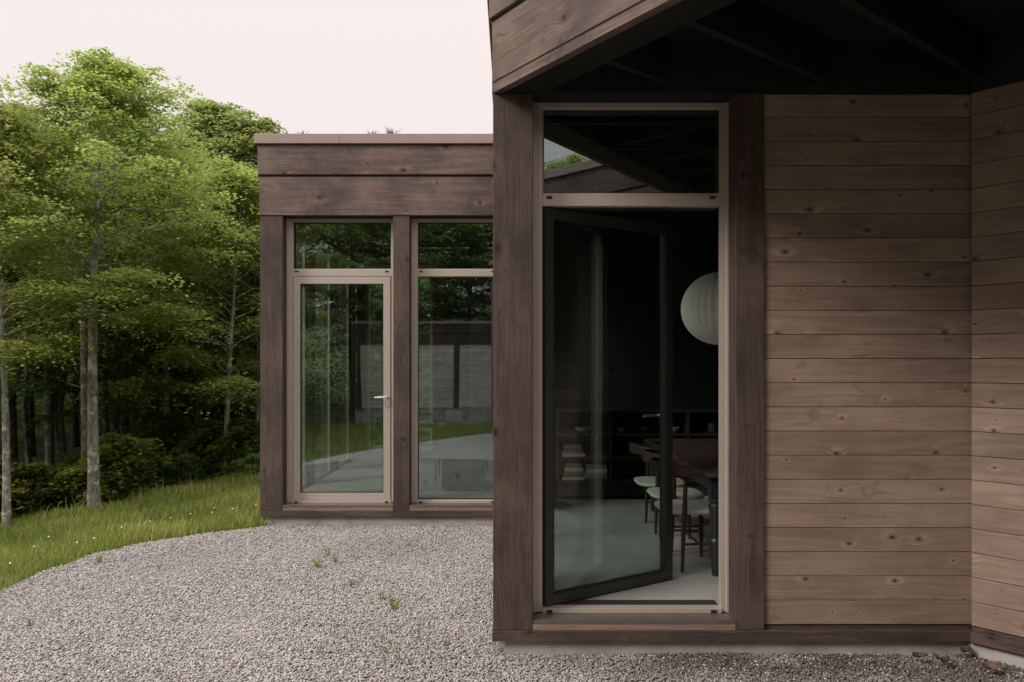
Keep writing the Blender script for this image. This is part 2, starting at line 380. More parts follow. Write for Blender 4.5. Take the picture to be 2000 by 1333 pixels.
# relief of the bed: stones pile a little, ragged at the edge
hgt = -.020 + .010 * np.sin(pts[:, 0] * 3.1 + 1) * np.sin(pts[:, 1] * 2.3) + .004
me = bpy.data.meshes.new('loose_pebbles'); me.vertices.add(len(pts))
co = np.column_stack([pts, hgt + rng.uniform(-.006, .007, len(pts))]); me.vertices.foreach_set('co', co.ravel())
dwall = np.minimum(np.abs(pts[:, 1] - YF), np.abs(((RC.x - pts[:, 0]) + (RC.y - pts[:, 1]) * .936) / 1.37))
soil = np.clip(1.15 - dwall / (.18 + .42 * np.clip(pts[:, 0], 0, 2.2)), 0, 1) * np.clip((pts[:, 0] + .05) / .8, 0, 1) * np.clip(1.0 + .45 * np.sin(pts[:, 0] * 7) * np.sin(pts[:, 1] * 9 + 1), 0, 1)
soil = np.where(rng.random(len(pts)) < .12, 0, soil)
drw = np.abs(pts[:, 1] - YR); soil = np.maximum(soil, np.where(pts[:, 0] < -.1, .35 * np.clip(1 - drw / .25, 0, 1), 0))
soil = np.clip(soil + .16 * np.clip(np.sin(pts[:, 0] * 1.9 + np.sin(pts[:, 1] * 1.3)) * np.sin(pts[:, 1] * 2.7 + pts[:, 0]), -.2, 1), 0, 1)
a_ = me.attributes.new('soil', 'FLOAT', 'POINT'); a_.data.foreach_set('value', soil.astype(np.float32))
peb = bpy.data.objects.new('loose_pebbles', me); col.objects.link(peb)
tag(peb, 'mixed grey and tan pebbles covering the yard between the house wings', 'gravel', kind='stuff')
ng = bpy.data.node_groups.new('pebbles', 'GeometryNodeTree')
ng.interface.new_socket('Geometry', in_out='INPUT', socket_type='NodeSocketGeometry'); ng.interface.new_socket('Geometry', in_out='OUTPUT', socket_type='NodeSocketGeometry')
N = NT(ng)
gi = N.n('NodeGroupInput'); go = N.n('NodeGroupOutput')
ico = N.n('GeometryNodeMeshIcoSphere', {'Radius': 1.0, 'Subdivisions': 2})
nzt = N.n('ShaderNodeTexNoise', {'Scale': 1.3, 'Detail': 1.0}); ctr = N.n('ShaderNodeVectorMath', {0: nzt.outputs['Color'], 1: (.5, .5, .5)}, operation='SUBTRACT')
scl = N.n('ShaderNodeVectorMath', {0: ctr.outputs[0]}, operation='SCALE'); scl.inputs[3].default_value = .9
spn = N.n('GeometryNodeSetPosition', {'Geometry': ico.outputs[0], 'Offset': scl.outputs[0]})
smt = N.n('GeometryNodeSetShadeSmooth', {'Geometry': spn.outputs[0]})
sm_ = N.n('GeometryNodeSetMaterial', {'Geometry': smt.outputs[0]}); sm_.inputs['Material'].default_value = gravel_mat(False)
rs = N.n('FunctionNodeRandomValue', data_type='FLOAT_VECTOR'); rs.inputs[0].default_value = (.0046, .0042, .0032); rs.inputs[1].default_value = (.0098, .0079, .0060)
rr = N.n('FunctionNodeRandomValue', data_type='FLOAT_VECTOR'); rr.inputs[0].default_value = (-.6, -.6, 0); rr.inputs[1].default_value = (.6, .6, 6.28); rr.inputs['Seed'].default_value = 5
iop = N.n('GeometryNodeInstanceOnPoints', {'Points': gi.outputs[0], 'Instance': sm_.outputs[0], 'Rotation': rr.outputs[0], 'Scale': rs.outputs[0]})
ng.links.new(iop.outputs[0], go.inputs[0])
peb.modifiers.new('pebbles', 'NODES').node_group = ng

# ------------------------------------------------------------------ the house: helpers
def fascia(parent, Mx, L, z_low=3.34, strip=False, x0=0.0, x1=None, seams=(), proud=.0):
    L = L if x1 is None else x1
    if strip:
        b = MB(Mx); b.box(x0, L, -.006, .05, z_low + .062, 3.755, 'x'); b.build('fascia_board', M['fascia'], parent, .003)
        b = MB(Mx); b.box(x0, L, .0, .05, z_low, z_low + .059, 'x'); b.build('edge_strip', M['fascia'], parent, .002)
    else:
        b = MB(Mx); b.box(x0, L, -.006, .05, z_low, 3.755, 'x'); b.build('fascia_board', M['fascia'], parent, .003)
    b = MB(Mx); b.box(x0 - .012, L + .01, -.022, .05, 3.778, 4.10, 'x'); b.build('fascia_board', M['fascia'], parent, .004)
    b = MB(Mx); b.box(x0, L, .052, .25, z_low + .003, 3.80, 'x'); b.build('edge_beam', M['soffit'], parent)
    b = MB(Mx); b.box(x0 - .02, L, .0, .05, 3.755, 3.778, 'x'); b.build('shadow_batten', M['inner_wood'], parent)
    b = MB(Mx); xs_ = [x0 - .045] + list(seams) + [L + .02]
    for p, q in zip(xs_, xs_[1:]): b.box(p, q - .002, -.05, .22, 4.105, 4.21, 'x')
    b.build('roof_edge_cap', M['cap'], parent, .004)
def siding(parent, Mx, x0, x1, z0, z1, y=.02, seed=1, phase=None, h=.1446, name='wall', m='siding'):
    b = MB(Mx); b.rnd = random.Random(seed)
    z = z0
    while z < z1 - .01:
        t = min(z + h - .0035, z1); b.box(x0, x1, y + b.rnd.uniform(0, .0012), y + .02, z, t, 'x'); z += h
    o = b.build(name, M[m], parent, .0018)
    c = MB(Mx); c.box(x0 + .001, x1 - .001, y + .021, y + .17, z0 + .002, z1 - .002); c.build('wall_core', M['inner_wood'], parent)
    return o
def window(parent, Mx, x0, x1, kind, yf=.15, open_deg=0):
    """frame in a 170 mm deep reveal; kind 'door' has a leaf below the transom, 'fixed' a pane"""
    b = MB(Mx); zb, zt = .195, 3.337; y0, y1 = yf, yf + .10
    w = .062; y2 = y1; y1 = yf + .055
    b.box(x0, x0 + w, y0, y1, zb, zt, 'z'); b.box(x1 - .044, x1, y0, y1, zb, zt, 'z')
    xa, xb = x0 + w, x1 - .044
    b.box(xa, xb, y0 + .002, y1, 3.305, zt, 'x'); b.box(xa, xb, y0 + .002, y1, 2.700, 2.775, 'x')
    b.box(xa, xb, y0 - .02, y1, zb, .222, 'x')
    # stepped outer trim and glazing beads
    b.box(x0, x0 + .018, y0 - .014, y0, zb, zt, 'z'); b.box(x1 - .014, x1, y0 - .014, y0, zb, zt, 'z')
    b.box(x0 + .034, x0 + .040, y0 - .005, y0, .222, zt - .002, 'z')
    for za, zc in ((2.775, 3.305),) + (() if kind == 'door' else ((.222, 2.70),)):
        b.box(xa, xa + .007, y0 + .012, y0 + .05, za, zc, 'z'); b.box(xb - .007, xb, y0 + .012, y0 + .05, za, zc, 'z')
        b.box(xa + .007, xb - .007, y0 + .012, y0 + .05, zc - .007, zc, 'x'); b.box(xa + .007, xb - .007, y0 + .012, y0 + .05, za, za + .007, 'x')
    fr = b.build('window', M['frame'], parent, .0015)
    b = MB(Mx); b.box(x0, x0 + w - .003, y1 + .001, y2 + .05, zb, zt, 'z'); b.box(x1 - .034, x1, y1 + .001, y2 - .01, zb, zt, 'z')
    b.box(xa - .002, xb + .002, y1 + .001, y2 + .05, 3.31, zt, 'x'); b.box(xa - .002, xb + .002, y1 + .001, y2 + .05, 2.703, 2.772, 'x'); b.box(xa - .002, xb + .002, y1 + .001, y2 + .06, zb, .219, 'x')
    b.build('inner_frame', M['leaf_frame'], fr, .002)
    b = MB(Mx)
    for za, zc in ((2.775, 3.305),) + (() if kind == 'door' else ((.222, 2.70),)):
        b.box(xa + .0072, xa + .012, y0 + .02, y0 + .05, za + .007, zc - .007, 'z'); b.box(xb - .012, xb - .0072, y0 + .02, y0 + .05, za + .007, zc - .007, 'z')
        b.box(xa + .012, xb - .012, y0 + .02, y0 + .05, zc - .012, zc - .0072, 'x'); b.box(xa + .012, xb - .012, y0 + .02, y0 + .05, za + .0072, za + .012, 'x')
    b.build('gasket', M['black'], fr)
    g = MB(Mx); g.box(xa + .003, xb - .003, y0 + .0505, y0 + .0545, 2.78, 3.30); g.build('glass_pane', M['glass'], fr)
    for z in (2.752, .207):
        for xc in (x0 + .105, x1 - .095):
            yy = y0 if z > 1 else y0 - .022
            s = MB(Mx); s.box(xc - .018, xc + .018, yy - .003, yy + .004, z - .008, z + .008); s.build('drain_cap', M['black'], fr)
    # metal sill and wood sill
    s = MB(Mx); s.box(x0 + .002, x1 - .002, .0, .13, .178, .1945); s.box(x0 + .002, x1 - .002, -.004, .0, .176, .199); s.build('sill_flashing', M['flash'], fr)
    s = MB(Mx); s.box(x0 + .001, x1 - .001, -.003, .25, .138, .1755, 'x'); s.build('sill', M['sill_wood'], fr, .003)
    if kind == 'fixed':
        g = MB(Mx); g.box(xa + .003, xb - .003, y0 + .0505, y0 + .0545, .225, 2.695); g.build('glass_pane', M['glass'], fr)
    if kind == 'door':
        # leaf hinged at the left jamb
        W = xb - xa + (.0 if open_deg else .0); piv = Vector((xa + .012, y0 + .035, 0))
        L = Mx @ Matrix.Translation(piv) @ Matrix.Rotation(R(open_deg), 4, 'Z')
        d = MB(L); st = .060 if open_deg else .078; zl, zh = .226, 2.694; W -= .016
        x_0 = -.008
        d.box(x_0, x_0 + st, -.03, .04, zl, zh, 'z'); d.box(x_0 + W - st, x_0 + W, -.03, .04, zl, zh, 'z')
        d.box(x_0 + st, x_0 + W - st, -.03, .04, zl, zl + st, 'x'); d.box(x_0 + st, x_0 + W - st, -.03, .04, zh - st, zh, 'x')
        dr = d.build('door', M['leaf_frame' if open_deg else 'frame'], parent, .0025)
        g = MB(L); g.box(x_0 + st - .008, x_0 + W - st + .008, -.006, .018, zl + st - .008, zh - st + .008); g.build('glass_pane', M['leaf_glass' if open_deg else 'glass'], dr)
        s = MB(L)
        for a_, b_ in ((x_0 + st, x_0 + st + .006), (x_0 + W - st - .006, x_0 + W - st)): s.box(a_, b_, -.029, -.0065, zl + st, zh - st, 'z')
        s.box(x_0 + st + .006, x_0 + W - st - .006, -.029, -.0065, zl + st, zl + st + .006); s.box(x_0 + st + .006, x_0 + W - st - .006, -.029, -.0065, zh - st - .006, zh - st)
        s.build('gasket', M['black'], dr)
        for sg in ((1, -1) if not open_deg else (1,)):
            h = MB(L); hx = x_0 + W - st * .42; yy = -.03 if sg < 0 else .04
            h.tube([(hx, yy, 1.363), (hx, yy + sg * .008, 1.363)], .024, 20)
            h.tube([(hx, yy + sg * .008, 1.363), (hx, yy + sg * .05, 1.363), (hx - .012, yy + sg * .056, 1.363), (hx - .135, yy + sg * .056, 1.360)], [.009, .009, .0095, .0085], 12)
            h.build('handle', M['steel'], dr, 0, True)
            e_ = MB(L); e_.tube([(hx, yy, 1.270), (hx, yy + sg * .008, 1.270)], .017, 16); e_.box(hx - .0155, hx + .0155, min(yy, yy + sg * .007), max(yy, yy + sg * .007), 1.252, 1.285)
            e_.build('keyhole_plate', M['steel'], dr)
    return fr

# ------------------------------------------------------------------ front wing
front_w = thing('timber_house_wing', 'near house wing with an open glazed door and a sheltered porch of brown boards', 'house', (0, YF, 0))
MF = frame_M((0, YF), (1, 0))
b = MB(MF); b.box(-.113, .125, 0, .24, .139, 3.338, 'z'); b.build('post', M['timber'], front_w, .004)
b = MB(MF); b.box(1.333, 1.504, 0, .24, .139, 3.338, 'z'); b.build('post', M['timber'], front_w, .004)
window(front_w, MF, .125, 1.333, 'door', open_deg=32.5)
siding(front_w, MF, 1.505, 2.757, .168, 3.338, seed=4)
b = MB(MF); b.box(-.118, 2.75, -.006, .24, .072, .137, 'x'); b.build('base_beam', M['timber'], front_w, .003)
b = MB(MF); b.box(1.505, 2.74, .03, .2, .138, .167, 'x'); b.build('base_strip', M['timber'], front_w)
b = MB(MF); b.box(-.045, 2.80, .03, .25, -.3, .0715); b.build('foundation', M['foundation'], front_w)
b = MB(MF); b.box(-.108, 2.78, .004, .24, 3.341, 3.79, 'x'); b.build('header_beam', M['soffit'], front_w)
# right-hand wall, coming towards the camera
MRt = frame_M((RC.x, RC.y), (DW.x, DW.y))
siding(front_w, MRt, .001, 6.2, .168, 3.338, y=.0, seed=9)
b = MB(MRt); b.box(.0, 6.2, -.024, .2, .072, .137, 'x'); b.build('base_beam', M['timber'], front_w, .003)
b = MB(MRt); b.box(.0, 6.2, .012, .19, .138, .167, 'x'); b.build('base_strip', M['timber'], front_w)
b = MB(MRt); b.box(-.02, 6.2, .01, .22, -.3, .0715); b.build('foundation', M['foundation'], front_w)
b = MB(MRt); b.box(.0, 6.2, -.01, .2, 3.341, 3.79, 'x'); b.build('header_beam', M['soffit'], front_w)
# porch edge
MAB = frame_M(A, U); fascia(front_w, MAB, 3.66, strip=True)
# return wing behind the camera's right shoulder
MBC = frame_M(B, C - B); LBC = (C - B).length
fascia(front_w, MBC, LBC, strip=False)
siding(front_w, MBC, .26, LBC - .001, .168, 3.338, y=.03, seed=12)
b = MB(MBC); b.box(0, .255, .004, .22, .0, 3.338, 'z'); b.build('post', M['timber'], front_w, .004)
b = MB(MBC); b.box(.0, LBC, .006, .2, .072, .16, 'x'); b.build('base_beam', M['timber'], front_w)
b = MB(MBC); b.box(.0, LBC, .04, .2, -.3, .0715); b.build('foundation', M['foundation'], front_w)
MCD = frame_M(C, DW); fascia(front_w, MCD, 7)
siding(front_w, MCD, 0.02, 7, .168, 3.338, y=.03, seed=13)
b = MB(MCD); b.box(.0, 7, .04, .2, -.7, .166); b.build('foundation', M['foundation'], front_w)
# hidden left flank; its unseen tall window is added to light the dining room
MLf = frame_M((-.113, YR - .01), (0, -1)); LL = YR - .01 - YF
fascia(front_w, MLf, LL - .006)
b = MB(MLf)
siding(front_w, MLf, .02, .55, .168, 3.338, y=.005, seed=15)
siding(front_w, MLf, 2.95, LL - .245, .168, 3.338, y=.005, seed=16)
g_ = MB(MLf); g_.box(.56, .62, .05, .12, .17, 3.337, 'z'); g_.box(2.88, 2.94, .05, .12, .17, 3.337, 'z'); g_.box(1.72, 1.78, .05, .12, .17, 3.337, 'z')
g_.box(.62, 1.72, .052, .118, .17, .23); g_.box(1.78, 2.88, .052, .118, .17, .23); g_.box(.62, 1.72, .052, .118, 3.28, 3.337); g_.box(1.78, 2.88, .052, .118, 3.28, 3.337)
sw = g_.build('window', M['frame'], front_w)
g_ = MB(MLf); g_.box(.61, 1.73, .08, .1, .22, 3.29); g_.build('glass_pane', M['glass'], sw)
g_ = MB(MLf); g_.box(1.77, 2.89, .08, .1, .22, 3.29); g_.build('glass_pane', M['glass'], sw)
b = MB(MLf); b.box(0.02, LL - .245, .004, .2, .072, .16, 'x'); b.build('base_beam', M['timber'], front_w)
b = MB(MLf); b.box(.02, LL - .06, .068, .2, -.3, .0715); b.build('foundation', M['foundation'], front_w)
# roof deck, porch joists
E1 = C + DW * 7
def inset(poly, d):
    n = len(poly); out = []
    for i in range(n):
        p0, p1, p2 = Vector(poly[i - 1]), Vector(poly[i]), Vector(poly[(i + 1) % n])
        a = (p1 - p0).normalized(); c = (p2 - p1).normalized(); na = Vector((-a.y, a.x)); nc = Vector((-c.y, c.x))
        den = a.x * c.y - a.y * c.x; q = (p1 + nc * d) - (p1 + na * d)
        t = (q.x * c.y - q.y * c.x) / den; out.append((p1 + na * d) + a * t)
    return out
roofp = [A, B, C, E1, Vector((11, -7)), Vector((11, 9.0)), Vector((-.113, 9.0))]
ins = inset([tuple(p) for p in roofp], .12)
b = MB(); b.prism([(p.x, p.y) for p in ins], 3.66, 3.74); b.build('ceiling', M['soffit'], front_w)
b = MB(); b.prism([(p.x, p.y) for p in ins], 3.745, 4.15); b.build('roof', M['roofing'], front_w)
perp = Vector((-U.y, U.x))
for i, s in enumerate(np.arange(.62, 3.6, .57)):
    o = A + U * s; Mx = frame_M(o, perp); L = 4.6
    # stop each joist at the porch wall line
    den = perp.x * 1.0 + perp.y * .936
    Lw = ((RC.x + RC.y * .936) - (o.x + o.y * .936)) / (den) if den > 0 else 4
    Lf = (YF - o.y) / perp.y
    L = min(Lw, Lf) - .01
    if L > .35:
        b = MB(Mx); b.box(.252, L, -.022, .022, 3.40, 3.655, 'x'); b.build('joist', M['soffit'], front_w)
# dining room inside
b = MB(); b.box(.07, 4.6, YF + .245, 8.55, -.1, FL); b.build('room_floor', M['floor'], front_w)
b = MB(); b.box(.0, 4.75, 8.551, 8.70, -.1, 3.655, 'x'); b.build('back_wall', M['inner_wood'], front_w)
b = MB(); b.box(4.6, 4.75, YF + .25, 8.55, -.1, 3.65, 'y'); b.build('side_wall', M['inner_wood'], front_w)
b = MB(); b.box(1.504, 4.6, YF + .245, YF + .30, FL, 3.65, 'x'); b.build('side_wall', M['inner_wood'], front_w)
for i in range(6):
    y = 4.98 + i * .585; b = MB(); b.box(.10, 4.59, y, y + .045, 3.40, 3.655, 'x'); b.build('joist', M['timber'], front_w)

# ------------------------------------------------------------------ rear wing
rear_w = thing('timber_house_wing', 'farther house wing across the gravel with two tall windows, one with a closed glazed door', 'house', (-1.4, YR, 0))
MR = frame_M((0, YR), (1, 0))
for x0, x1 in ((-2.73, -2.486), (-1.288, -1.11)):
    b = MB(MR); b.box(x0, x1, 0, .24, .139, 3.338, 'z'); b.build('post', M['timber'], rear_w, .004)
window(rear_w, MR, -2.486, -1.288, 'door'); window(rear_w, MR, -1.11, -.115, 'fixed')
b = MB(MR); b.box(-2.735, -.118, -.006, .24, .072, .137, 'x'); b.build('base_beam', M['timber'], rear_w, .003)
b = MB(MR); b.box(-2.67, -.12, .03, .25, -.5, .0715); b.build('foundation', M['foundation'], rear_w)
MRf = frame_M((-2.733, YR - .004), (1, 0)); fascia(rear_w, MRf, 2.61, seams=(.875,))
DY = 11.75
MRl = frame_M((-2.733, DY), (0, -1)); fascia(rear_w, MRl, DY - YR + .0)
b = MB(); b.box(-2.60, 1.6, YR + .05, DY - .05, 3.70, 4.15); b.build('roof', M['roofing'], rear_w)
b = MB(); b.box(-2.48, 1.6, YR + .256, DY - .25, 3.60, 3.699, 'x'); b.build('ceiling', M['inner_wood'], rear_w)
b = MB(); b.box(-2.5, 1.6, YR + .245, DY - .2, -.1, FL); b.build('room_floor', M['floor'], rear_w)
b = MB(); b.box(-2.68, -2.501, YR + .245, DY, -.7, .137); b.build('foundation', M['foundation'], rear_w)
# glazed left flank
yy = [YR + .24, 9.02, 10.24, 11.40]
for i, y in enumerate(yy[1:]):
    b = MB(); b.box(-2.73, -2.52, y, y + .17, .139, 3.338, 'z'); b.build('post', M['timber'], rear_w, .003)
for i in range(3):
    a = yy[i] + (.17 if i else 0); c = yy[i + 1]
    f_ = MB(); f_.box(-2.62, -2.59, a, a + .055, .139, 3.338, 'z'); f_.box(-2.62, -2.59, c - .055, c, .139, 3.338, 'z')
    for z0, z1 in ((.139, .225), (2.70, 2.775), (3.28, 3.338)): f_.box(-2.618, -2.592, a + .055, c - .055, z0, z1, 'y')
    w_ = f_.build('window', M['frame'], rear_w, .002)
    g_ = MB(); g_.box(-2.61, -2.60, a + .05, c - .05, .22, 3.29); g_.build('glass_pane', M['glass'], w_)
# back wall, glazed at the left
for x0, x1 in ((-2.5, -2.36), (-1.93, -1.83), (-1.28, -1.10)):
    b = MB(); b.box(x0, x1, DY - .2, DY, .139, 3.338, 'z'); b.build('post', M['timber'], rear_w)
b = MB(); b.box(-2.5, 1.6, DY - .19, DY - .01, 3.34, 3.60, 'x'); b.build('header_beam', M['timber'], rear_w)
b = MB(); b.box(-2.5, -1.28, DY - .19, DY - .01, FL, .34, 'x'); b.build('base_beam', M['timber'], rear_w)
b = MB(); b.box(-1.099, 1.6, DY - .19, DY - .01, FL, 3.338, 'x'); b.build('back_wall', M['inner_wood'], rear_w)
for x0, x1 in ((-2.36, -1.93), (-1.83, -1.28)):
    f_ = MB()
    for p, q in ((x0, x0 + .05), (x1 - .05, x1)): f_.box(p, q, DY - .13, DY - .07, .341, 3.338, 'z')
    for z0, z1 in ((.341, .40), (2.70, 2.77), (3.28, 3.338)): f_.box(x0 + .05, x1 - .05, DY - .128, DY - .072, z0, z1, 'x')
    w_ = f_.build('window', M['frame'], rear_w, .002)
    g_ = MB(); g_.box(x0 + .04, x1 - .04, DY - .11, DY - .09, .39, 3.29); g_.build('glass_pane', M['glass'], w_)
b = MB(); b.box(1.45, 1.6, 8.71, DY - .2, FL, 3.6, 'y'); b.build('side_wall', M['inner_wood'], rear_w)
b = MB(); b.box(-.08, .05, YR + .25, 8.60, FL, 3.6, 'y'); b.build('side_wall', M['inner_wood'], rear_w)
b = MB(); b.box(-.62, -.36, 10.4, 10.55, FL, 3.59, 'z'); b.build('partition', M['wallpaint'], rear_w)

# ------------------------------------------------------------------ wing across the yard, seen only as a reflection
far_w = thing('timber_house_wing', 'third house wing of pale boards across the lawn, seen only reflected in the far windows', 'house', (-1, -11.5, -.45))
MD = frame_M((6.5, -11.5), (-1, 0)); LD = 12.6
b = MB(MD); b.box(0, LD, -.05, .3, 3.25, 3.36, 'x'); b.build('roof_edge_cap', M['cap'], far_w)
b = MB(MD); b.box(0, LD - .03, -.02, .3, 2.90, 3.235, 'x'); b.box(0, LD - .04, .0, .3, 2.47, 2.885, 'x'); b.build('fascia_board', M['timber'], far_w)
siding(far_w, MD, 0, 8.5, .1, 2.46, y=.03, seed=20, h=.16, m='pale_siding'); siding(far_w, MD, 8.72, LD - .35, .1, 2.46, y=.03, seed=21, h=.16, m='pale_siding')
b = MB(MD); b.box(8.505, 8.715, .0, .2, .1, 2.46, 'z'); b.build('post', M['timber'], far_w)
b = MB(MD); b.box(LD - .345, LD - .05, .0, .2, .1, 2.46, 'z'); b.build('post', M['timber'], far_w)
b = MB(MD); b.box(0, LD - .06, .05, .25, -.9, .095); b.build('foundation', M['foundation'], far_w)
b = MB(MD); b.box(.1, LD - .1, .31, 6, -.9, 3.2); b.build('house_body', M['timber'], far_w)

# ------------------------------------------------------------------ furniture seen through the open door
def fp(px, py, z=FL):                       # point at height z under a photograph pixel
    d = (EYE - z) * F / (py - 713); return (px - 1000) * d / F, d
tab = thing('dining_table', 'long walnut dining table with thick turned black legs', 'table', (1.86, 6.2, FL))
TX0, TX1, TY0, TY1, TZ = 1.375, 2.33, 5.04, 7.45, .955
b = MB(); b.box(TX0, TX1, TY0, TY1, TZ - .028, TZ, 'y'); b.build('tabletop', M['tabletop'], tab, .006)
b = MB()
b.box(TX0 + .07, TX0 + .095, TY0 + .12, TY1 - .12, TZ - .15, TZ - .029, 'y'); b.box(TX1 - .095, TX1 - .07, TY0 + .12, TY1 - .12, TZ - .15, TZ - .029, 'y')
b.box(TX0 + .12, TX1 - .12, TY0 + .07, TY0 + .095, TZ - .15, TZ - .029, 'x'); b.box(TX0 + .12, TX1 - .12, TY1 - .095, TY1 - .07, TZ - .15, TZ - .029, 'x')
b.build('apron', M['blackpaint'], tab)
prof = [(.024, 0), (.030, .02), (.027, .05), (.036, .13), (.042, .185), (.050, .21), (.057, .235), (.050, .262), (.038, .275), (.046, .29), (.043, .31), (.038, .36), (.043, .44), (.053, .50), (.038, .52), (.052, .535), (.052, .55), (.040, .56)]
for x in (TX0 + .08, TX1 - .08):
    for y in (TY0 + .08, TY1 - .08):
        l = MB(); l.lathe(prof, (x, y, FL), 24); l.box(x - .045, x + .045, y - .045, y + .045, FL + .56, TZ - .029, 'z'); l.build('leg', M['blackpaint'], tab, 0, True)

def make_chair():
    c = thing('dining_chair', 'nearest walnut dining chair with pale woven seat, its back curving beside the table', 'chair', (0, 0, 0), 'walnut dining chairs along the near side of the table')
    sw, hs_ = .43, .43              # seat; the chair faces +x
    ring = []
    for k in range(32):
        a = 2 * math.pi * k / 32; ca, sa = math.cos(a), math.sin(a)
        ring.append((.005 + .215 * math.copysign(abs(ca) ** .55, ca), .225 * math.copysign(abs(sa) ** .55, sa)))
    s = MB(); vs = []; fs = []; rings = [(.90, .410), (1.0, .418), (1.03, .430), (1.0, .443), (.9, .446), (.6, .438), (.25, .432)]
    for q, z in rings: vs += [(x * q, y * q, z) for x, y in ring]
    for i in range(len(rings) - 1):
        for k in range(32): fs.append((i * 32 + k, i * 32 + (k + 1) % 32, (i + 1) * 32 + (k + 1) % 32, (i + 1) * 32 + k))
    fs.append(tuple(range(32))[::-1]); fs.append(tuple((len(rings) - 1) * 32 + k for k in range(32)))
    s.add(vs, fs); s.build('seat', M['cord'], c, 0, True)
    for sy in (-1, 1):
        l = MB(); l.tube([(-.075, sy * .225, 0), (-.068, sy * .228, .25), (-.060, sy * .232, .42), (-.055, sy * .236, .60), (-.05, sy * .238, .70)], [.012, .017, .020, .016, .011], 12); l.build('leg', M['walnut'], c, 0, True)
        l = MB(); l.tube([(.175, sy * .20, 0), (.17, sy * .198, .25), (.165, sy * .195, .41)], [.012, .017, .018], 12); l.build('leg', M['walnut'], c, 0, True)
    r = MB(); vs = []; fs = []; n = 33
    for i in range(n):
        t = i / (n - 1) * 2 - 1; a = t * R(112)
        x = -.02 - .235 * math.cos(a) * (1 if abs(t) < .8 else 1); y = .265 * math.sin(a)
        x = x + (.03 * max(0, abs(t) - .6) / .4)
        hh = .016 + .034 * (1 - abs(t)) ** .6 * (1 if abs(t) < .999 else .6); th = .012 + .010 * abs(t)
        zc = .715 + .03 * (1 - t * t)
        nx_, ny_ = -math.cos(a), math.sin(a)
        for dx, dz in ((-th, -hh), (th, -hh * .9), (th, hh * .8), (-th * .6, hh)):
            vs.append((x + nx_ * dx, y + ny_ * dx, zc + dz))
    for i in range(n - 1):
        for k in range(4): fs.append((i * 4 + k, i * 4 + (k + 1) % 4, (i + 1) * 4 + (k + 1) % 4, (i + 1) * 4 + k))
    fs.append((3, 2, 1, 0)); fs.append(tuple((n - 1) * 4 + k for k in range(4)))
    r.add(vs, fs); r.build('backrest', M['walnut'], c, .004, True)
    st = MB()
    st.tube([(-.07, -.225, .20), (.17, -.2, .20)], .010, 8); st.tube([(-.07, .225, .20), (.17, .2, .20)], .010, 8); st.tube([(.05, -.212, .20), (.05, .212, .20)], .010, 8)
    st.build('stretcher', M['walnut'], c, 0, True)
    return c
chair = make_chair()
x_c = 1.236 + .075
chairs = [(x_c, 5.43, 'nearest walnut dining chair with pale woven seat, one leg clear of the open door'),
          (x_c + .05, 6.00, 'middle walnut dining chair with pale woven seat, half hidden by the open door edge'),
          (x_c + .04, 6.60, 'farthest walnut dining chair with pale woven seat, seen through the door glass')]
for i, (x, y, lb) in enumerate(chairs):
    o = chair if i == 0 else copy_tree(chair)
    o.location = (x, y, FL); o['label'] = lb
lamp = thing('pendant_lamp', 'large round white paper lantern hanging over the dining table', 'lamp', (1.62, 5.6, 2.16))
LR = .288
b = MB(); prof = [(LR * math.sin(R(a)) if a not in (0, 180) else .03, -LR * math.cos(R(a)) * .985) for a in range(6, 175, 6)]
b.lathe(prof, (1.62, 5.6, 2.16), 64, lobes=1, lob=.02); b.build('lamp_shade', M['paper'], lamp)
b = MB(); b.tube([(1.62, 5.6, 2.16 + LR - .01), (1.62, 5.6, 3.66)], .004, 6); b.build('cord', M['black'], lamp)

bk = thing('bookcase', 'low dark open bookcase running along the back wall of the dining room', 'bookcase', (2.0, 8.4, FL))
SZ = [.40, .665, .93, 1.20]; SX = [.52, 1.13, 2.02, 2.92, 3.8]; y0, y1 = 8.2, 8.545
for z in SZ:
    b = MB(); b.box(SX[0], SX[-1], y0, y1, z - .025, z, 'x'); b.build('shelf', M['inner_wood'], bk)
for x in SX:
    b = MB()
    for za, zb_ in zip(SZ, SZ[1:]): b.box(x - .012 if x > SX[0] else x + .001, x + .012 if x < SX[-1] else x - .001 + .02, y0 + .002, y1 - .02, za + .001, zb_ - .026, 'z')
    b.build('divider', M['inner_wood'], bk)
b = MB(); b.box(SX[0], SX[-1], y1 - .018, y1 - .002, SZ[0], SZ[-1] - .026); b.build('back_panel', M['inner_wood'], bk)
b = MB(); b.box(SX[0] + .02, SX[-1] - .02, y0 + .04, y1, FL, SZ[0] - .026); b.build('plinth', M['inner_wood'], bk)
rb = random.Random(5)
bc = {'white': (.36, .36, .35), 'rust': (.18, .08, .055), 'grey': (.14, .14, .14), 'tan': (.2, .17, .13), 'red': (.16, .05, .045), 'black': (.03, .03, .03)}
for k_, v_ in bc.items(): M['bk' + k_] = plain('book_cover_' + k_, v_, .6)
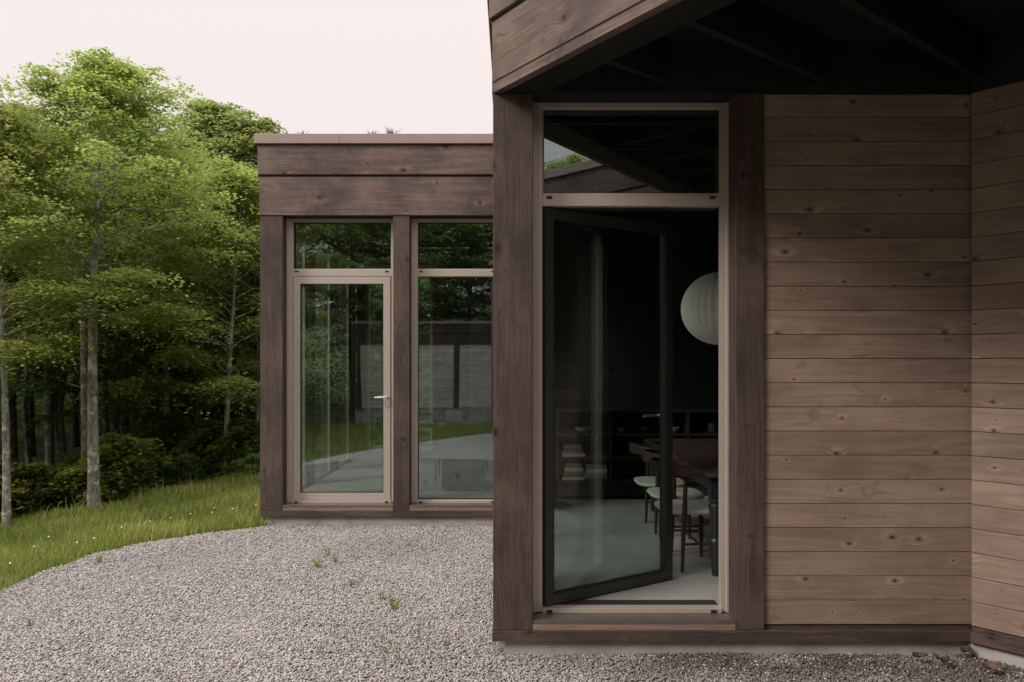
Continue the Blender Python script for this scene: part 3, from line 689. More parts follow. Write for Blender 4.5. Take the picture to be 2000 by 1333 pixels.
def book_stack(x, z, seq, group, where):
    n = len(seq); names = {0: 'lowest', n - 1: 'topmost'}
    ords = ['lowest', 'second from the bottom', 'third from the bottom', 'fourth from the bottom', 'fifth from the bottom', 'sixth from the bottom']
    for i, (cl, h, w) in enumerate(seq):
        o = thing('book', f'{cl} book lying flat, ' + ('topmost' if i == n - 1 else ords[i]) + f' of the {where}', 'book', (x, 8.32, z), group)
        dx = rb.uniform(-.012, .012)
        a = MB(); a.box(x - w / 2 + dx, x + w / 2 + dx, 8.225, 8.42, z, z + .003); a.box(x - w / 2 + dx, x + w / 2 + dx, 8.225, 8.42, z + h - .0035, z + h - .0005); a.box(x - w / 2 + dx, x + w / 2 + dx, 8.221, 8.2249, z, z + h - .0005)
        a.build('cover', M['bk' + cl], o)
        a = MB(); a.box(x - w / 2 + dx + .003, x + w / 2 + dx - .003, 8.226, 8.415, z + .0035, z + h - .004); a.build('pages', M['bkwhite'], o)
        z += h
book_stack(.70, .401, [('white', .030, .25), ('rust', .050, .22), ('tan', .022, .22), ('white', .035, .21), ('grey', .05, .18)], 'books stacked in the lower left shelf', 'left stack on the lower shelf')
book_stack(.96, .401, [('black', .02, .30), ('grey', .03, .28), ('tan', .03, .26), ('white', .045, .24), ('grey', .05, .23)], 'books stacked in the lower left shelf', 'right stack on the lower shelf')
book_stack(.70, .666, [('white', .035, .26), ('grey', .03, .24), ('red', .035, .22), ('grey', .03, .2)], 'books stacked on the middle shelf', 'stack on the middle shelf')
def bowl(x, z, r, h, m, label, name='bowl', cat='bowl'):
    b = MB(); b.lathe([(.4 * r, 0), (.5 * r, .004), (.85 * r, h * .5), (r, h), (r * .95, h), (.8 * r, h * .5), (.4 * r, h * .15)], (x, 8.33, z), 24)
    o = b.build(name, M[m], None, 0, True); tag(o, label, cat, 'pots along the upper shelf'); return o
bowl(.83, .931, .105, .065, 'ceramic', 'wide pale bowl on the upper shelf at its left end'); bowl(1.27, .931, .045, .055, 'ceramic', 'small pale bowl on the upper shelf left of the door handle')
bowl(1.55, .931, .075, .07, 'ceramicdark', 'grey bowl on the upper shelf behind the door handle'); bowl(1.88, .931, .07, .065, 'ceramic', 'pale bowl on the upper shelf just right of the door edge')
b = MB(); b.lathe([(.045, 0), (.052, .01), (.056, .11), (.05, .11), (.045, .02)], (2.33, 8.33, .931), 20); tag(b.build('pot', M['ceramicdark'], None, 0, True), 'tall dark pot on the upper shelf above the table', 'pot')

# ------------------------------------------------------------------ study furniture behind the far windows
cab = thing('cabinet', 'low black cabinet just inside the far right window', 'cabinet', (-.58, 8.75, FL))
b = MB(); b.box(-.83, -.33, 8.5, 9.0, FL + .02, .955, 'z'); b.build('body', M['blackpaint'], cab, .004)
b = MB(); b.box(-.84, -.32, 8.49, 9.01, .957, .98, 'x'); b.build('top', M['blackpaint'], cab, .003)
b = MB(); b.box(-.80, -.36, 8.53, 8.97, FL, FL + .019); b.build('plinth', M['black'], cab)
scn = thing('monitor', 'small flat screen standing on the black cabinet', 'screen', (-.72, 8.75, .98))
b = MB(); b.box(-.81, -.60, 8.74, 8.76, 1.0, 1.16); b.build('panel', M['flash'], scn, .003)
b = MB(); b.box(-.74, -.68, 8.70, 8.80, .981, .987); b.box(-.715, -.705, 8.745, 8.755, .987, 1.0); b.build('stand', M['flash'], scn)
dk = thing('desk', 'pale wooden desk on thin black legs beside the black cabinet', 'desk', (-1.0, 10.1, FL))
M['oak'] = wood('pale_oak', (.34, .26, .15), (.2, .14, .08), knots=.8, contrast=.2)
b = MB(); b.box(-1.45, -.45, 9.8, 10.4, .86, .885, 'x'); b.build('desktop', M['oak'], dk, .003)
for x in (-1.38, -.52):
    for y in (9.86, 10.34):
        b = MB(); b.box(x - .012, x + .012, y - .012, y + .012, FL, .859, 'z'); b.build('leg', M['black'], dk)
b = MB(); b.box(-1.368, -.532, 9.85, 9.87, .42, .44); b.box(-1.368, -.532, 10.33, 10.35, .42, .44); b.build('stretcher', M['black'], dk)
ch = thing('desk_chair', 'black metal chair pushed up to the pale desk', 'chair', (-1.2, 9.5, FL))
b = MB(); b.box(-1.38, -.98, 9.36, 9.76, .64, .665); b.build('seat', M['black'], ch, .01)
b = MB(); b.tube([(-1.37, 9.35, 1.0), (-1.3, 9.32, 1.08), (-1.06, 9.32, 1.08), (-.99, 9.35, 1.0)], .012, 8); b.tube([(-1.37, 9.35, .93), (-.99, 9.35, .93)], .01, 8); b.build('backrest', M['black'], ch)
for x in (-1.37, -.99):
    b = MB(); b.tube([(x, 9.31, FL), (x, 9.36, .65), (x, 9.35, 1.0)], .010, 8); b.build('leg', M['black'], ch)
    b = MB(); b.tube([(x, 9.78, FL), (x, 9.74, .64)], .010, 8); b.build('leg', M['black'], ch)

# ------------------------------------------------------------------ vegetation
def leaf_mat(name, c1, c2, c3, trans=.5):
    m, t = mat_new(name); T = NT(t)
    a = T.n('ShaderNodeAttribute', attribute_name='tone').outputs['Fac']
    c = T.ramp(a, [(0, c4(c1)), (.5, c4(c2)), (1, c4(c3))])
    oi = T.n('ShaderNodeObjectInfo').outputs['Random']
    c = T.n('ShaderNodeHueSaturation', {'Color': c, 'Hue': T.math('MULTIPLY_ADD', oi, .03, .487), 'Value': T.math('MULTIPLY_ADD', oi, .35, .82)}).outputs[0]
    d = T.n('ShaderNodeBsdfPrincipled', {'Base Color': c, 'Roughness': .55}); d.inputs['Specular IOR Level'].default_value = .25
    tr = T.n('ShaderNodeBsdfTranslucent', {'Color': T.mix(.45, c, (.52, .55, .14, 1))}).outputs[0]
    mx = T.n('ShaderNodeMixShader', {0: trans, 1: d.outputs[0], 2: tr}); T.out(mx.outputs[0]); return m
M['maple'] = leaf_mat('maple_leaf', (.09, .145, .045), (.25, .325, .075), (.54, .57, .17))
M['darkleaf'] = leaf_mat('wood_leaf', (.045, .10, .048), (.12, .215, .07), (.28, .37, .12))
M['farleaf'] = leaf_mat('far_leaf', (.10, .15, .06), (.21, .27, .10), (.36, .40, .16))  # haze put into the colour: paler leaves for the distant crowns
M['shrubleaf'] = leaf_mat('shrub_leaf', (.08, .13, .03), (.17, .22, .04), (.36, .34, .06))
M['grassblade'] = leaf_mat('grass_blade', (.11, .15, .03), (.21, .24, .045), (.38, .36, .12), .35)
M['dry'] = plain('dried_stems', (.12, .07, .055), rough=.9)
def bark_mat(k=1.0, nm='bark'):
    m, t = mat_new(nm); T = NT(t)
    o = T.n('ShaderNodeTexCoord').outputs['Object']
    mp = T.n('ShaderNodeMapping', {'Vector': o, 'Scale': (14, 14, 5)}).outputs[0]
    a = T.n('ShaderNodeTexNoise', {'Vector': mp, 'Scale': 1.2, 'Detail': 6.0, 'Roughness': .7}).outputs[0]
    b = T.n('ShaderNodeTexVoronoi', {'Vector': mp, 'Scale': 3.0}).outputs['Distance']
    li = T.n('ShaderNodeTexNoise', {'Vector': o, 'Scale': 7.0, 'Detail': 4.0}).outputs[0]
    c = T.mix(T.sm(a, .35, .65), (.17, .15, .13, 1), (.46, .42, .37, 1))
    c = T.mix(T.sm(li, .54, .62), c, (.62, .60, .52, 1)); c = T.mix(T.math('MULTIPLY', T.sm(b, .35, .1), .5), c, (.05, .045, .035, 1))
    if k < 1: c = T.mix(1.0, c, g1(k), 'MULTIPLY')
    bm = T.n('ShaderNodeBump', {'Height': a, 'Strength': .8, 'Distance': .03}).outputs[0]
    p = T.n('ShaderNodeBsdfPrincipled', {'Base Color': c, 'Roughness': .95, 'Normal': bm}); T.out(p.outputs[0]); return m
M['bark'] = bark_mat(); M['shadebark'] = bark_mat(.28, 'shaded_bark')  # second copy of the bark, darkened to paint in the forest shade

def leaves_mesh(name, C_, tone, L, tilt, rg, mat, fold=.25):
    """kite-shaped leaves: centres C_ (n,3), tone (n,), lengths L (n,)"""
    n = len(C_); az = rg.uniform(0, 2 * np.pi, n)
    nrm = np.stack([rg.normal(0, tilt, n), rg.normal(0, tilt, n), np.ones(n)], 1); nrm /= np.linalg.norm(nrm, axis=1)[:, None]
    d = np.stack([np.cos(az), np.sin(az), np.zeros(n)], 1); d -= (d * nrm).sum(1)[:, None] * nrm; d /= np.linalg.norm(d, axis=1)[:, None]
    s = np.cross(nrm, d); L = L[:, None]; w = L * rg.uniform(.36, .5, (n, 1))
    tip = C_ + d * L * .55 - nrm * L * fold * .6; base = C_ - d * L * .45
    a = C_ + s * w + d * L * .02 - nrm * L * fold * .35; b = C_ - s * w + d * L * .02 - nrm * L * fold * .35
    V = np.stack([base, a, tip, b], 1).reshape(-1, 3)
    me = bpy.data.meshes.new(name); me.vertices.add(4 * n); me.vertices.foreach_set('co', V.astype(np.float32).ravel())
    me.loops.add(6 * n); me.polygons.add(2 * n)
    i = np.arange(n) * 4; lv = np.stack([i, i + 1, i + 2, i, i + 2, i + 3], 1).ravel()
    me.loops.foreach_set('vertex_index', lv.astype(np.int32)); me.polygons.foreach_set('loop_start', (np.arange(2 * n) * 3).astype(np.int32))
    me.update(calc_edges=True)
    at = me.attributes.new('tone', 'FLOAT', 'FACE'); at.data.foreach_set('value', np.repeat(tone, 2).astype(np.float32))
    me.materials.append(mat); return me

def tree_parts(seed, H, cb, cr, nb, lp, leafL, mat, spray=.34, trunk_r=.085, lean=(0, 0), subs=6, top=1.0):
    """returns (trunk MB, crown mesh) at the origin. H height, cb crown base height, cr crown radius"""
    rg = np.random.default_rng(seed); rn = random.Random(seed)
    tp = []; n = 12
    ph = rn.uniform(0, 6)
    for i in range(n + 1):
        t = i / n; tp.append(Vector((lean[0] * t * t + .05 * math.sin(3.1 * t + ph) * H / 7, lean[1] * t * t + .05 * math.sin(2.3 * t + ph + 1) * H / 7, H * .93 * t)))
    T_ = MB(); T_.tube([(p.x, p.y, p.z - (.25 if i == 0 else 0)) for i, p in enumerate(tp)], [trunk_r * (1.3 if i == 0 else 1) * (1 - .85 * (i / n) ** 1.1) for i in range(n + 1)], 10)
    def tr(z):
        f = max(0, min(n - 1e-3, z / (H * .93) * n)); i = int(f); return tp[i].lerp(tp[i + 1], f - i)
    cen = []; rad = []; ton = []
    az = rn.uniform(0, 6)
    for i in range(nb):
        t = (i + rn.random()) / nb; z0 = cb * .92 + (H * .9 - cb * .92) * t
        az += 2.4 + rn.uniform(-.5, .5)
        prof_ = (math.sin(math.pi * min(1, (.16 + .84 * t) ** .8)) ** .6 if t < .98 else .25) * rn.uniform(.72, 1.12)
        el = R(8 + 50 * t ** 1.3 + rn.uniform(-8, 12)); L = cr * max(.25, prof_)
        p0 = tr(z0); dr = Vector((math.cos(az) * math.cos(el), math.sin(az) * math.cos(el), math.sin(el)))
        br = [p0]
        for k in range(1, 7):
            s = k / 6; br.append(p0 + dr * (L * s) + Vector((0, 0, -.10 * L * s * s * (1 - t) + .05 * L * math.sin(s * 3))) + Vector((rn.uniform(-1, 1), rn.uniform(-1, 1), rn.uniform(-1, 1))) * .035 * L)
        r0 = trunk_r * .25 * (1 - .5 * t); T_.tube(br, [r0 * (1 - .85 * k / 6) for k in range(7)], 5)
        for k in range(subs):
            s = .28 + .72 * (k + rn.random()) / subs; f = s * 6; ii = min(5, int(f)); q = br[ii].lerp(br[ii + 1], f - ii)
            sa = az + (1 if k % 2 else -1) * rn.uniform(.4, 1.2); sl = L * rn.uniform(.18, .42) * (1.15 - s * .5)
            e_ = q + Vector((math.cos(sa), math.sin(sa), rn.uniform(-.05, .3))) * sl
            T_.tube([q, q.lerp(e_, .5) + Vector((0, 0, .03 * sl)), e_], [r0 * .3, r0 * .2, r0 * .08], 4)
            for w_ in ((q.lerp(e_, .55), .8), (e_, 1.0)):
                cen.append(w_[0]); rad.append(spray * rn.uniform(.6, 1.25) * w_[1]); ton.append(rn.random())
    cen = np.array([(c.x, c.y, c.z) for c in cen]); rad = np.array(rad); ton = np.array(ton)
    m = len(cen); idx = np.repeat(np.arange(m), lp); nn = len(idx)
    rr_ = np.sqrt(rg.random(nn)) * rad[idx] * (1 + .25 * rg.normal(0, 1, nn)); aa = rg.uniform(0, 2 * np.pi, nn)
    # two or three uneven lobes per spray
    lobe = 1 + .45 * np.sin(aa * 3 + ton[idx] * 30); rr_ *= lobe
    P_ = cen[idx] + np.stack([rr_ * np.cos(aa), rr_ * np.sin(aa), -.38 * rr_ ** 2 / np.maximum(rad[idx], .05) + rg.normal(0, .032, nn)], 1)
    Ls = leafL * rg.uniform(.65, 1.25, nn); tone = np.clip(ton[idx] * .6 + rg.random(nn) * .4, 0, 1)
    me = leaves_mesh('crown', P_, tone, Ls, .33, rg, mat)
    return T_, me

def tree_thing(name, parts, loc, label, rot=0, scale=1.0, group=None, cat='tree'):
    """parts = (trunk mesh, crown mesh)"""
    t = thing(name, label, cat, loc, group); t.rotation_euler = (0, 0, rot); t.scale = (scale,) * 3
    for nm, me in (('trunk', parts[0]), ('crown', parts[1])):
        o = bpy.data.objects.new(nm, me); col.objects.link(o); o.parent = t
    return t
def proto(*a, **k):
    T_, cm = tree_parts(*a, **k); o = T_.build('trunk', M['shadebark' if a[6] > .07 else 'bark'], None, 0, True); me = o.data; bpy.data.objects.remove(o); return (me, cm)

def at(px, d): return ((px - 1000) * d / F, d)
H1 = 7.35
main = proto(11, H1, 3.1, 1.95, 46, 104, .052, M['maple'], spray=.38, trunk_r=.088, lean=(.22, .1), subs=7)
x, y = at(181, 11.0); mt = tree_thing('maple_tree', main, (x, y, EYE - 292 * 11.0 / F), 'tall maple with a straight pale lichen-spotted trunk at the lawn edge', rot=.6, scale=1.01)
p_b = proto(23, 6.6, 2.4, 1.7, 38, 100, .052, M['maple'], spray=.37, trunk_r=.06, lean=(-.3, .2), subs=6)
p_c = proto(37, 8.6, 2.2, 2.3, 52, 60, .085, M['darkleaf'], spray=.42, trunk_r=.10, subs=7)
p_d = proto(41, 5.2, 1.2, 1.7, 36, 96, .056, M['maple'], spray=.37, trunk_r=.045, lean=(.2, -.3), subs=6)
p_e = proto(53, 10.5, 3.6, 2.7, 56, 62, .095, M['farleaf'], spray=.5, trunk_r=.13, subs=7)
def put(kind, px, d, topy, Hp, label, rot, group=None, name='maple_tree', base=None):
    x, y = at(px, d); z = gz1(x, y) if base is None else base
    want = EYE + (713 - topy) * d / F - z
    return tree_thing(name, kind, (x, y, z), label, rot, want / Hp, group)
put(p_b, 18, 10.0, 170, 6.6, 'slender maple with a crooked thin trunk at the left edge of the lawn', 1.2, base=EYE - 329 * 10.0 / F)
put(p_d, 440, 13.2, 285, 5.2, 'young maple with a thin pale trunk close to the far house wing', 2.2)
put(p_d, 330, 14.2, 255, 5.2, 'bright green young maple between the lichen-spotted maple and the house wing', 4.0)
put(p_b, 95, 14.0, 215, 6.6, 'maple behind the slender left one with a forked limb', 3.0)
put(p_d, 500, 15.5, 330, 5.2, 'young maple half hidden behind the far house wing corner', .4)
put(p_c, 250, 17.0, 190, 8.6, 'broad dark tree behind the lichen-spotted maple', .5, name='broadleaf_tree')
put(p_e, 425, 21.0, 160, 10.5, 'tall tree whose narrow top stands highest beyond the young maples', 1.5, name='broadleaf_tree')
put(p_c, 350, 19.0, 222, 8.6, 'rounded tree left of the tall narrow-topped tree', 3.1, name='broadleaf_tree')
put(p_e, 505, 21.0, 205, 10.5, 'grey green tree rising just left of the far roof corner', 4.4, name='broadleaf_tree')
put(p_c, 20, 17.0, 170, 8.6, 'dense tree at the left edge of the photo behind the slender maple', 2.0, name='broadleaf_tree')
rt = random.Random(77)
GB = 'forest trees standing in the deep shade'
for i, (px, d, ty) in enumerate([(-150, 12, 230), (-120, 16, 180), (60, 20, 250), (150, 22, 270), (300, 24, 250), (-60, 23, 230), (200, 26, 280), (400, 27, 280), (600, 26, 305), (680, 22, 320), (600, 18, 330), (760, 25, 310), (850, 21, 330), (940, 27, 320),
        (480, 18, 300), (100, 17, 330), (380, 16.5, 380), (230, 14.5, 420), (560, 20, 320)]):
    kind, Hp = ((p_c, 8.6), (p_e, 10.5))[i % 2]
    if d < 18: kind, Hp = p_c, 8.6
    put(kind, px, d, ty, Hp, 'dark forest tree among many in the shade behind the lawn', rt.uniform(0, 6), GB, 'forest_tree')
# trees behind the photographer, mirrored in the glass
GM = 'trees behind the yard seen only as reflections'
for i, (x, y, h) in enumerate([(-9, -3, 6.8), (-10.5, 1.5, 6.8), (-8.5, -7.5, 11), (-11.5, -10, 12), (-7, -15.5, 12), (-3.5, -19, 12.5), (-.5, -21, 12), (3.2, -19, 7), (-12, 5.0, 7.5), (-5.2, -18, 12), (1.6, -19, 7), (-13, -16, 13), (7, -20, 7.5), (-8.5, -12, 12), (-11, -6, 8), (-6, -12.5 - 6, 12), (-2, -20, 12), (-12.5, -1, 7.5), (-15, 2, 8)]):
    kind, Hp = ((p_c, 8.6), (p_e, 10.5), (p_b, 6.6))[i % 3]
    tree_thing('forest_tree', kind, (x, y, gz1(x, y)), 'tree behind the yard visible only as a dark reflection in the far windows', rt.uniform(0, 6), h / Hp, GM)
tree_thing('forest_tree', p_b, (2.1, -14, -.4), 'leafy tree reflected in the small pane above the open door', 1.0, 9.25 / 6.6)

# bare forked stem left of the main trunk and dead twigs
b = MB(); x0, y0_ = at(160, 12.2); z0 = gz1(x0, y0_)
st = [(x0 + .05, y0_, z0), (x0 + .02, y0_, 2.3), (x0 + .0, y0_, 3.0), (x0 - .12, y0_, 3.5), (x0 - .2, y0_, 4.3)]
b.tube(st, [.05, .045, .04, .03, .015], 8); b.tube([(x0, y0_, 2.95), (x0 + .16, y0_, 3.35), (x0 + .22, y0_ + .1, 4.2)], [.03, .025, .012], 7)
rk = random.Random(4)
for k in range(9):
    z = rk.uniform(1.2, 3.2); a = rk.uniform(0, 6.3); L = rk.uniform(.3, .9)
    b.tube([(x0, y0_, z), (x0 + .5 * L * math.cos(a), y0_ + .5 * L * math.sin(a), z + .05), (x0 + L * math.cos(a), y0_ + L * math.sin(a), z + rk.uniform(-.15, .2))], [.009, .006, .002], 4)
tag(b.build('bare_forked_tree', M['bark'], None, 0, True), 'bare pale forked stem just left of the lichen-spotted maple trunk', 'tree')

# dark slim trunks in the shade
GT = 'slim bare trunks standing in the forest shade'
for i, (px, d) in enumerate([(130, 14), (215, 15), (262, 16.5), (120, 18), (300, 15.5), (340, 18), (375, 15), (230, 19), (420, 17), (465, 16), (60, 15), (405, 20), (285, 20)]):
    x, y = at(px, d); z = gz1(x, y); b = MB(); l1, l2 = rt.uniform(-.15, .15), rt.uniform(-.2, .2); r_ = rt.uniform(.03, .07)
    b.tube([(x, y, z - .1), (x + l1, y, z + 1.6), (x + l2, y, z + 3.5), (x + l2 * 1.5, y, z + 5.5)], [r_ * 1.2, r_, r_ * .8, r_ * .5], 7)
    tag(b.build('tree_trunk', M['shadebark'], None, 0, True), 'slim bare trunk standing in the dark forest interior', 'tree trunk', GT)

# shrubs along the lawn edge
sh1 = proto(61, 1.15, .12, .75, 24, 44, .085, M['shrubleaf'], spray=.24, trunk_r=.015, subs=4)
sh2 = proto(67, .75, .05, .6, 18, 40, .055, M['darkleaf'], spray=.2, trunk_r=.01, subs=4)
shr = [(235, 11.8, 1.25, sh1, 'large-leaved bush right of the lichen-spotted trunk'), (130, 11.6, .8, sh1, 'low leafy bush left of the lichen-spotted trunk'), (300, 12.6, .8, sh2, 'small rounded bush in the middle of the lawn edge'),
       (358, 12.6, .95, sh2, 'rounded grey green bush right of the small rounded one'), (415, 13.6, 1.2, sh1, 'leafy bush at the foot of the young maple near the house'), (480, 13.4, 1.15, sh1, 'tall leafy bush beside the far wing corner'),
       (60, 11.4, .9, sh1, 'low bush between the two left trunks'), (-20, 11.0, 1.1, sh1, 'bush cut by the left edge of the photo'), (185, 13.0, 1.0, sh1, 'bush in shade behind the lichen-spotted trunk'), (500, 12.2, .7, sh2, 'small bush touching the far wing corner'), (330, 14, 1.5, sh1, 'tall shaded bush behind the two rounded bushes')]
for px, d, s, k_, lb in shr:
    x, y = at(px, d); tree_thing('shrub', k_, (x, y, gz1(x, y) - .02), lb, rt.uniform(0, 6), s * .72, 'shrubs along the lawn edge', 'bush')
# far woodland mass
rg = np.random.default_rng(9)
def woods(x0, x1, y0, y1, z1, n, lp, seed):
    c = np.stack([rg.uniform(x0, x1, n), rg.uniform(y0, y1, n), rg.uniform(0, 1, n) ** 1.4 - .03], 1)
    c[:, 2] = c[:, 2] * (z1 + 1.2 * np.sin(c[:, 0] * .9 + seed)); i = np.repeat(np.arange(n), lp); m = len(i); t = rg.random(n)
    P_ = c[i] + rg.normal(0, 1, (m, 3)) * np.array([.55, .55, .22]); return P_, np.clip(t[i] * .6 + rg.random(m) * .4, 0, 1)
P1, t1 = woods(-46, 2, 29, 36, 8.0, 3000, 34, 1); P2, t2 = woods(-30, -14, 8, 29, 7.5, 1500, 34, 2); P3, t3 = woods(-26, -1, -30, -21, 13, 1800, 34, 3); P4, t4 = woods(-24, -16, -22, 8, 8, 1500, 34, 4); P5, t5 = woods(-9, 8, 17, 27, 6.6, 1500, 34, 5)
PP = np.concatenate([P1, P2, P3, P4, P5]); tt = np.concatenate([t1, t2, t3, t4, t5])
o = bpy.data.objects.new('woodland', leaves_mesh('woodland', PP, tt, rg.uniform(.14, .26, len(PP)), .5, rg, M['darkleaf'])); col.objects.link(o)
tag(o, 'far forest reading as one dark leafy mass behind the lawn', 'forest', kind='stuff')

# grass
def grass(n, x0, x1, y0, y1, hmin, hmax, keep):
    p = scatter(n, x0, x1, y0, y1); jg = .04 * np.stack([np.sin(p[:, 1] * 9 + 3 * np.sin(p[:, 0] * 5)), np.sin(p[:, 0] * 13 + 2 * np.sin(p[:, 1] * 7))], 1) - rng.exponential(.03, (len(p), 1)); d = dist(p + jg); p = p[(d > .03) & ~inside(p + .1 * np.array([-1, .3]), DP) & keep(p, d)]; return p
gp = grass(175000, -10.5, -2.2, 3.6, 13.5, 0, 0, lambda p, d: (p[:, 0] > -p[:, 1] * .76 - 1.5) & (p[:, 0] < -p[:, 1] * .26) & (rng.random(len(p)) < np.clip(1.3 - d / 6, .25, 1)))
gp2 = grass(50000, -9, 1, -11, 5, 0, 0, lambda p, d: rng.random(len(p)) < .8)
gp2 = gp2[(np.abs(gp2[:, 0]) > .5) | (gp2[:, 1] < -3)]
gp = np.concatenate([gp, gp2])
n = len(gp); gzv = gz(gp) - .035
cl = np.sin(gp[:, 0] * 2.1 + np.sin(gp[:, 1] * 1.7)) * np.sin(gp[:, 1] * 2.6 + .5 * gp[:, 0]); dd = dist(gp)
h = rng.uniform(.04, .12, n) * (1 + .45 * cl) * (1 + .25 * np.clip(dd / 3, 0, 1)) * np.where(rng.random(n) < .04, 1.7, 1); w = rng.uniform(.003, .0065, n) * (1 + dd * .12); az = rng.uniform(0, 6.28, n); ln = rng.uniform(.15, .7, n) * h
sx_, sy_ = np.cos(az) * w, np.sin(az) * w; lx, ly = np.cos(az + 1.57 + rng.uniform(-.5, .5, n)) * ln, np.sin(az + 1.57) * ln
b0 = np.column_stack([gp, gzv]); V = np.stack([b0 + np.column_stack([-sx_, -sy_, 0 * w]), b0 + np.column_stack([sx_, sy_, 0 * w]), b0 + np.column_stack([sx_ * .7 + lx * .35, sy_ * .7 + ly * .35, h * .6]), b0 + np.column_stack([-sx_ * .7 + lx * .35, -sy_ * .7 + ly * .35, h * .6]), b0 + np.column_stack([lx, ly, h])], 1).reshape(-1, 3)
me = bpy.data.meshes.new('lawn_grass'); me.vertices.add(5 * n); me.vertices.foreach_set('co', V.astype(np.float32).ravel())
i = np.arange(n) * 5; me.loops.add(7 * n); me.polygons.add(2 * n)
me.loops.foreach_set('vertex_index', np.stack([i, i + 1, i + 2, i + 3, i + 3, i + 2, i + 4], 1).ravel().astype(np.int32))
me.polygons.foreach_set('loop_start', np.stack([np.arange(n) * 7, np.arange(n) * 7 + 4], 1).ravel().astype(np.int32)); me.update(calc_edges=True)
tn = np.clip(rng.random(n) * .6 + .25 + .25 * cl, 0, 1); a_ = me.attributes.new('tone', 'FLOAT', 'FACE'); a_.data.foreach_set('value', np.repeat(tn, 2).astype(np.float32))
me.materials.append(M['grassblade']); o = bpy.data.objects.new('lawn_grass', me); col.objects.link(o)
tag(o, 'unmown green grass between the gravel and the forest', 'grass', kind='stuff')

# small plants
def tuft(name, x, y, z, n, h, sp, mat, label, cat, group, seed, w=.003):
    rk = random.Random(seed); b = MB()
    for k in range(n):
        a = rk.uniform(0, 6.28); l = rk.uniform(.3, 1) * sp; hh = h * rk.uniform(.5, 1); dx, dy = math.cos(a), math.sin(a); r0 = rk.uniform(0, sp * .3)
        bx, by = dx * r0, dy * r0; px_, py_ = -dy * w, dx * w
        b.add([(x + bx - px_, y + by - py_, z), (x + bx + px_, y + by + py_, z), (x + bx + dx * l * .5 + px_ * .8, y + by + dy * l * .5 + py_ * .8, z + hh * .7), (x + bx + dx * l * .5 - px_ * .8, y + by + dy * l * .5 - py_ * .8, z + hh * .7), (x + bx + dx * l * 1.0, y + by + dy * l, z + hh)], [(0, 1, 2, 3), (3, 2, 4)])
    o = b.build(name, mat); tag(o, label, cat, group); return o
GW = 'weeds growing through the gravel'
wd = [(620, 1108, .13, 26, 'tallest weed in the gravel'), (655, 1098, .10, 16, 'weed just right of the tallest one, nearer the house'), (690, 1088, .08, 12, 'small upright weed before the glazed door of the far wing'), (640, 1085, .09, 12, 'thin weed behind the tallest one'),
      (685, 1146, .07, 20, 'low spreading weed in the middle of the gravel'), (770, 1190, .12, 22, 'bushy weed nearest the corner post'), (745, 1170, .08, 14, 'small weed touching the bushy one near the post'), (195, 1098, .08, 18, 'weed beside the lawn edge at the left'),
      (310, 1112, .06, 10, 'tiny weed in the left part of the gravel'), (62, 1222, .07, 14, 'weed at the lower left of the gravel'), (875, 1130, .05, 8, 'tiny weed halfway to the corner post'), (755, 1275, .05, 10, 'low weed at the bottom of the photo')]
for i, (px, py, h_, n_, lb) in enumerate(wd):
    x, y = fp(px, py, 0); tuft('weed', x, y, 0, int(n_ * 1.3), h_, h_ * .75, M['grassblade'], lb, 'weed', GW, 100 + i, .0022)
GR = 'dried plants along the far roof edge'
for i, (px, hh, lb) in enumerate([(588, .11, 'small dried tuft on the far roof nearest its left corner'), (668, .05, 'tiny dried tuft on the far roof above the cap seam'), (728, .11, 'dried tuft in the middle of the far roof edge'), (765, .15, 'biggest dried tuft on the far roof edge')]):
    x, y = at(px, 7.9); tuft('roof_plant', x, y, 4.19, 60 if hh > .1 else 25, hh, hh * .8, M['dry'], lb, 'plant', GR, 300 + i, .004)
M['petal'] = plain('white_petal', (.75, .74, .70), .7)
GC = 'small white flowers dotted in the lawn'
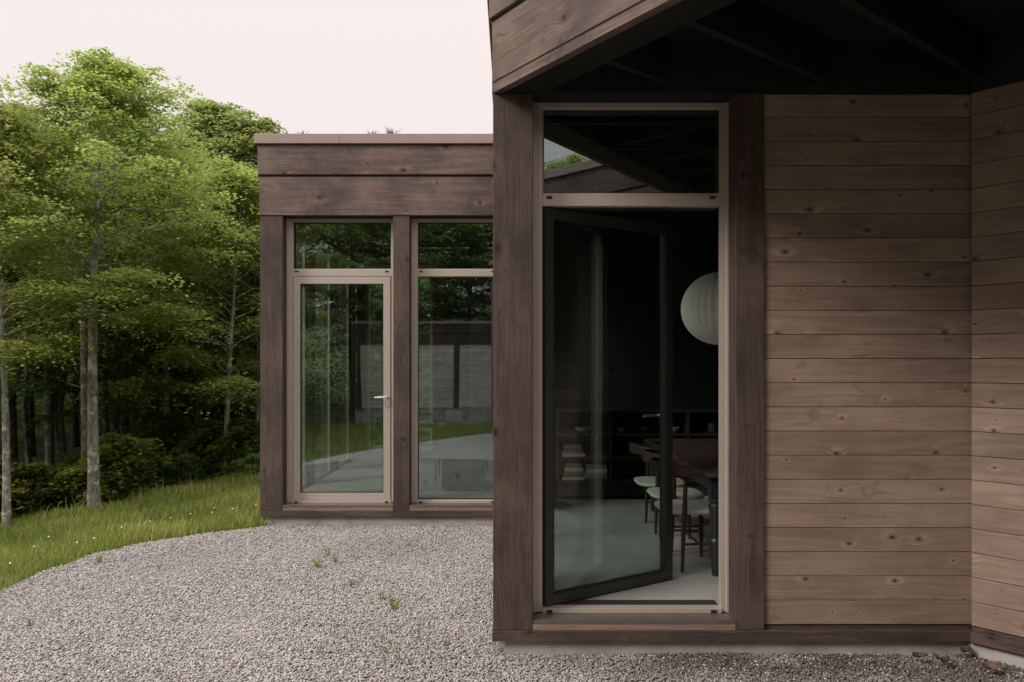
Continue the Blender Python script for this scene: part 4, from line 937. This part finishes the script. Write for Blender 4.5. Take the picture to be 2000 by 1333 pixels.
for i, (px, py) in enumerate([(67, 1076), (150, 1066), (95, 1055), (184, 1057), (292, 1021), (334, 1012), (372, 1003), (415, 1001), (418, 992), (455, 994), (500, 986), (20, 1110), (238, 1035)]):
    x, y = at(px, 8.0); 
    for _ in range(6):
        z = gz1(x, y); d_ = (EYE - z - .1) * F / (py - 713); x, y = at(px, .5 * y + .5 * d_)
    z = gz1(x, y); b = MB(); b.lathe([(.002, -.005), (.007, -.003), (.009, .003), (.006, .007), (.002, .009)], (x, y, z + .10), 8)
    fl = thing('clover_flower', 'small round white flower standing in the lawn grass', 'flower', (x, y, z), GC)
    b.build('flower_head', M['petal'], fl, 0, True); b = MB(); b.tube([(x, y, z - .03), (x + .003, y, z + .05), (x, y, z + .095)], .0015, 4); b.build('stem', M['grassblade'], fl)
M['deadleaf'] = plain('dead_leaf', (.16, .085, .055), .8, noise=.3, scale=30); M['deadleaf2'] = plain('dead_leaf_dark', (.07, .05, .04), .8, noise=.3, scale=30)
for i, (px, py, s, mk, lb) in enumerate([(1797, 1287, .06, 'deadleaf2', 'dark curled dead leaf against the base of the porch wall'), (1836, 1291, .05, 'deadleaf', 'orange dead leaf right of the dark curled one'), (1888, 1276, .07, 'deadleaf2', 'long dark dead leaf lying in the porch corner'), (1935, 1310, .07, 'deadleaf', 'brown dead leaf nearest the camera at the right'), (1846, 1296, .05, 'deadleaf2', 'thin dark dead leaf just below the orange one')]):
    x, y = fp(px, py, .02); b = MB(); rk = random.Random(i + 50); a0 = rk.uniform(-.5, .5); vs = []; fs = []
    nn_ = 7
    for k in range(nn_):
        t = k / (nn_ - 1); wd_ = s * .42 * math.sin(math.pi * (.08 + .86 * t)) * (1 + .2 * math.sin(k * 2.3)); xx = (t - .5) * s * 1.4
        for q, zc in ((-1, .014), (0, 0), (1, .02)):
            vs.append((x + xx * math.cos(a0) - q * wd_ * math.sin(a0), y + xx * math.sin(a0) + q * wd_ * math.cos(a0), .028 + zc * 1.0 + .02 * (t - .5) ** 2 * 4 * (1 if i % 2 else .4)))
    for k in range(nn_ - 1):
        for q in (0, 1): fs.append((k * 3 + q, (k + 1) * 3 + q, (k + 1) * 3 + q + 1, k * 3 + q + 1))
    b.add(vs, fs); o = b.build('dead_leaf', M[mk]); tag(o, lb, 'leaf', 'dead leaves on the porch gravel')
    sol = o.modifiers.new('s', 'SOLIDIFY'); sol.thickness = .001
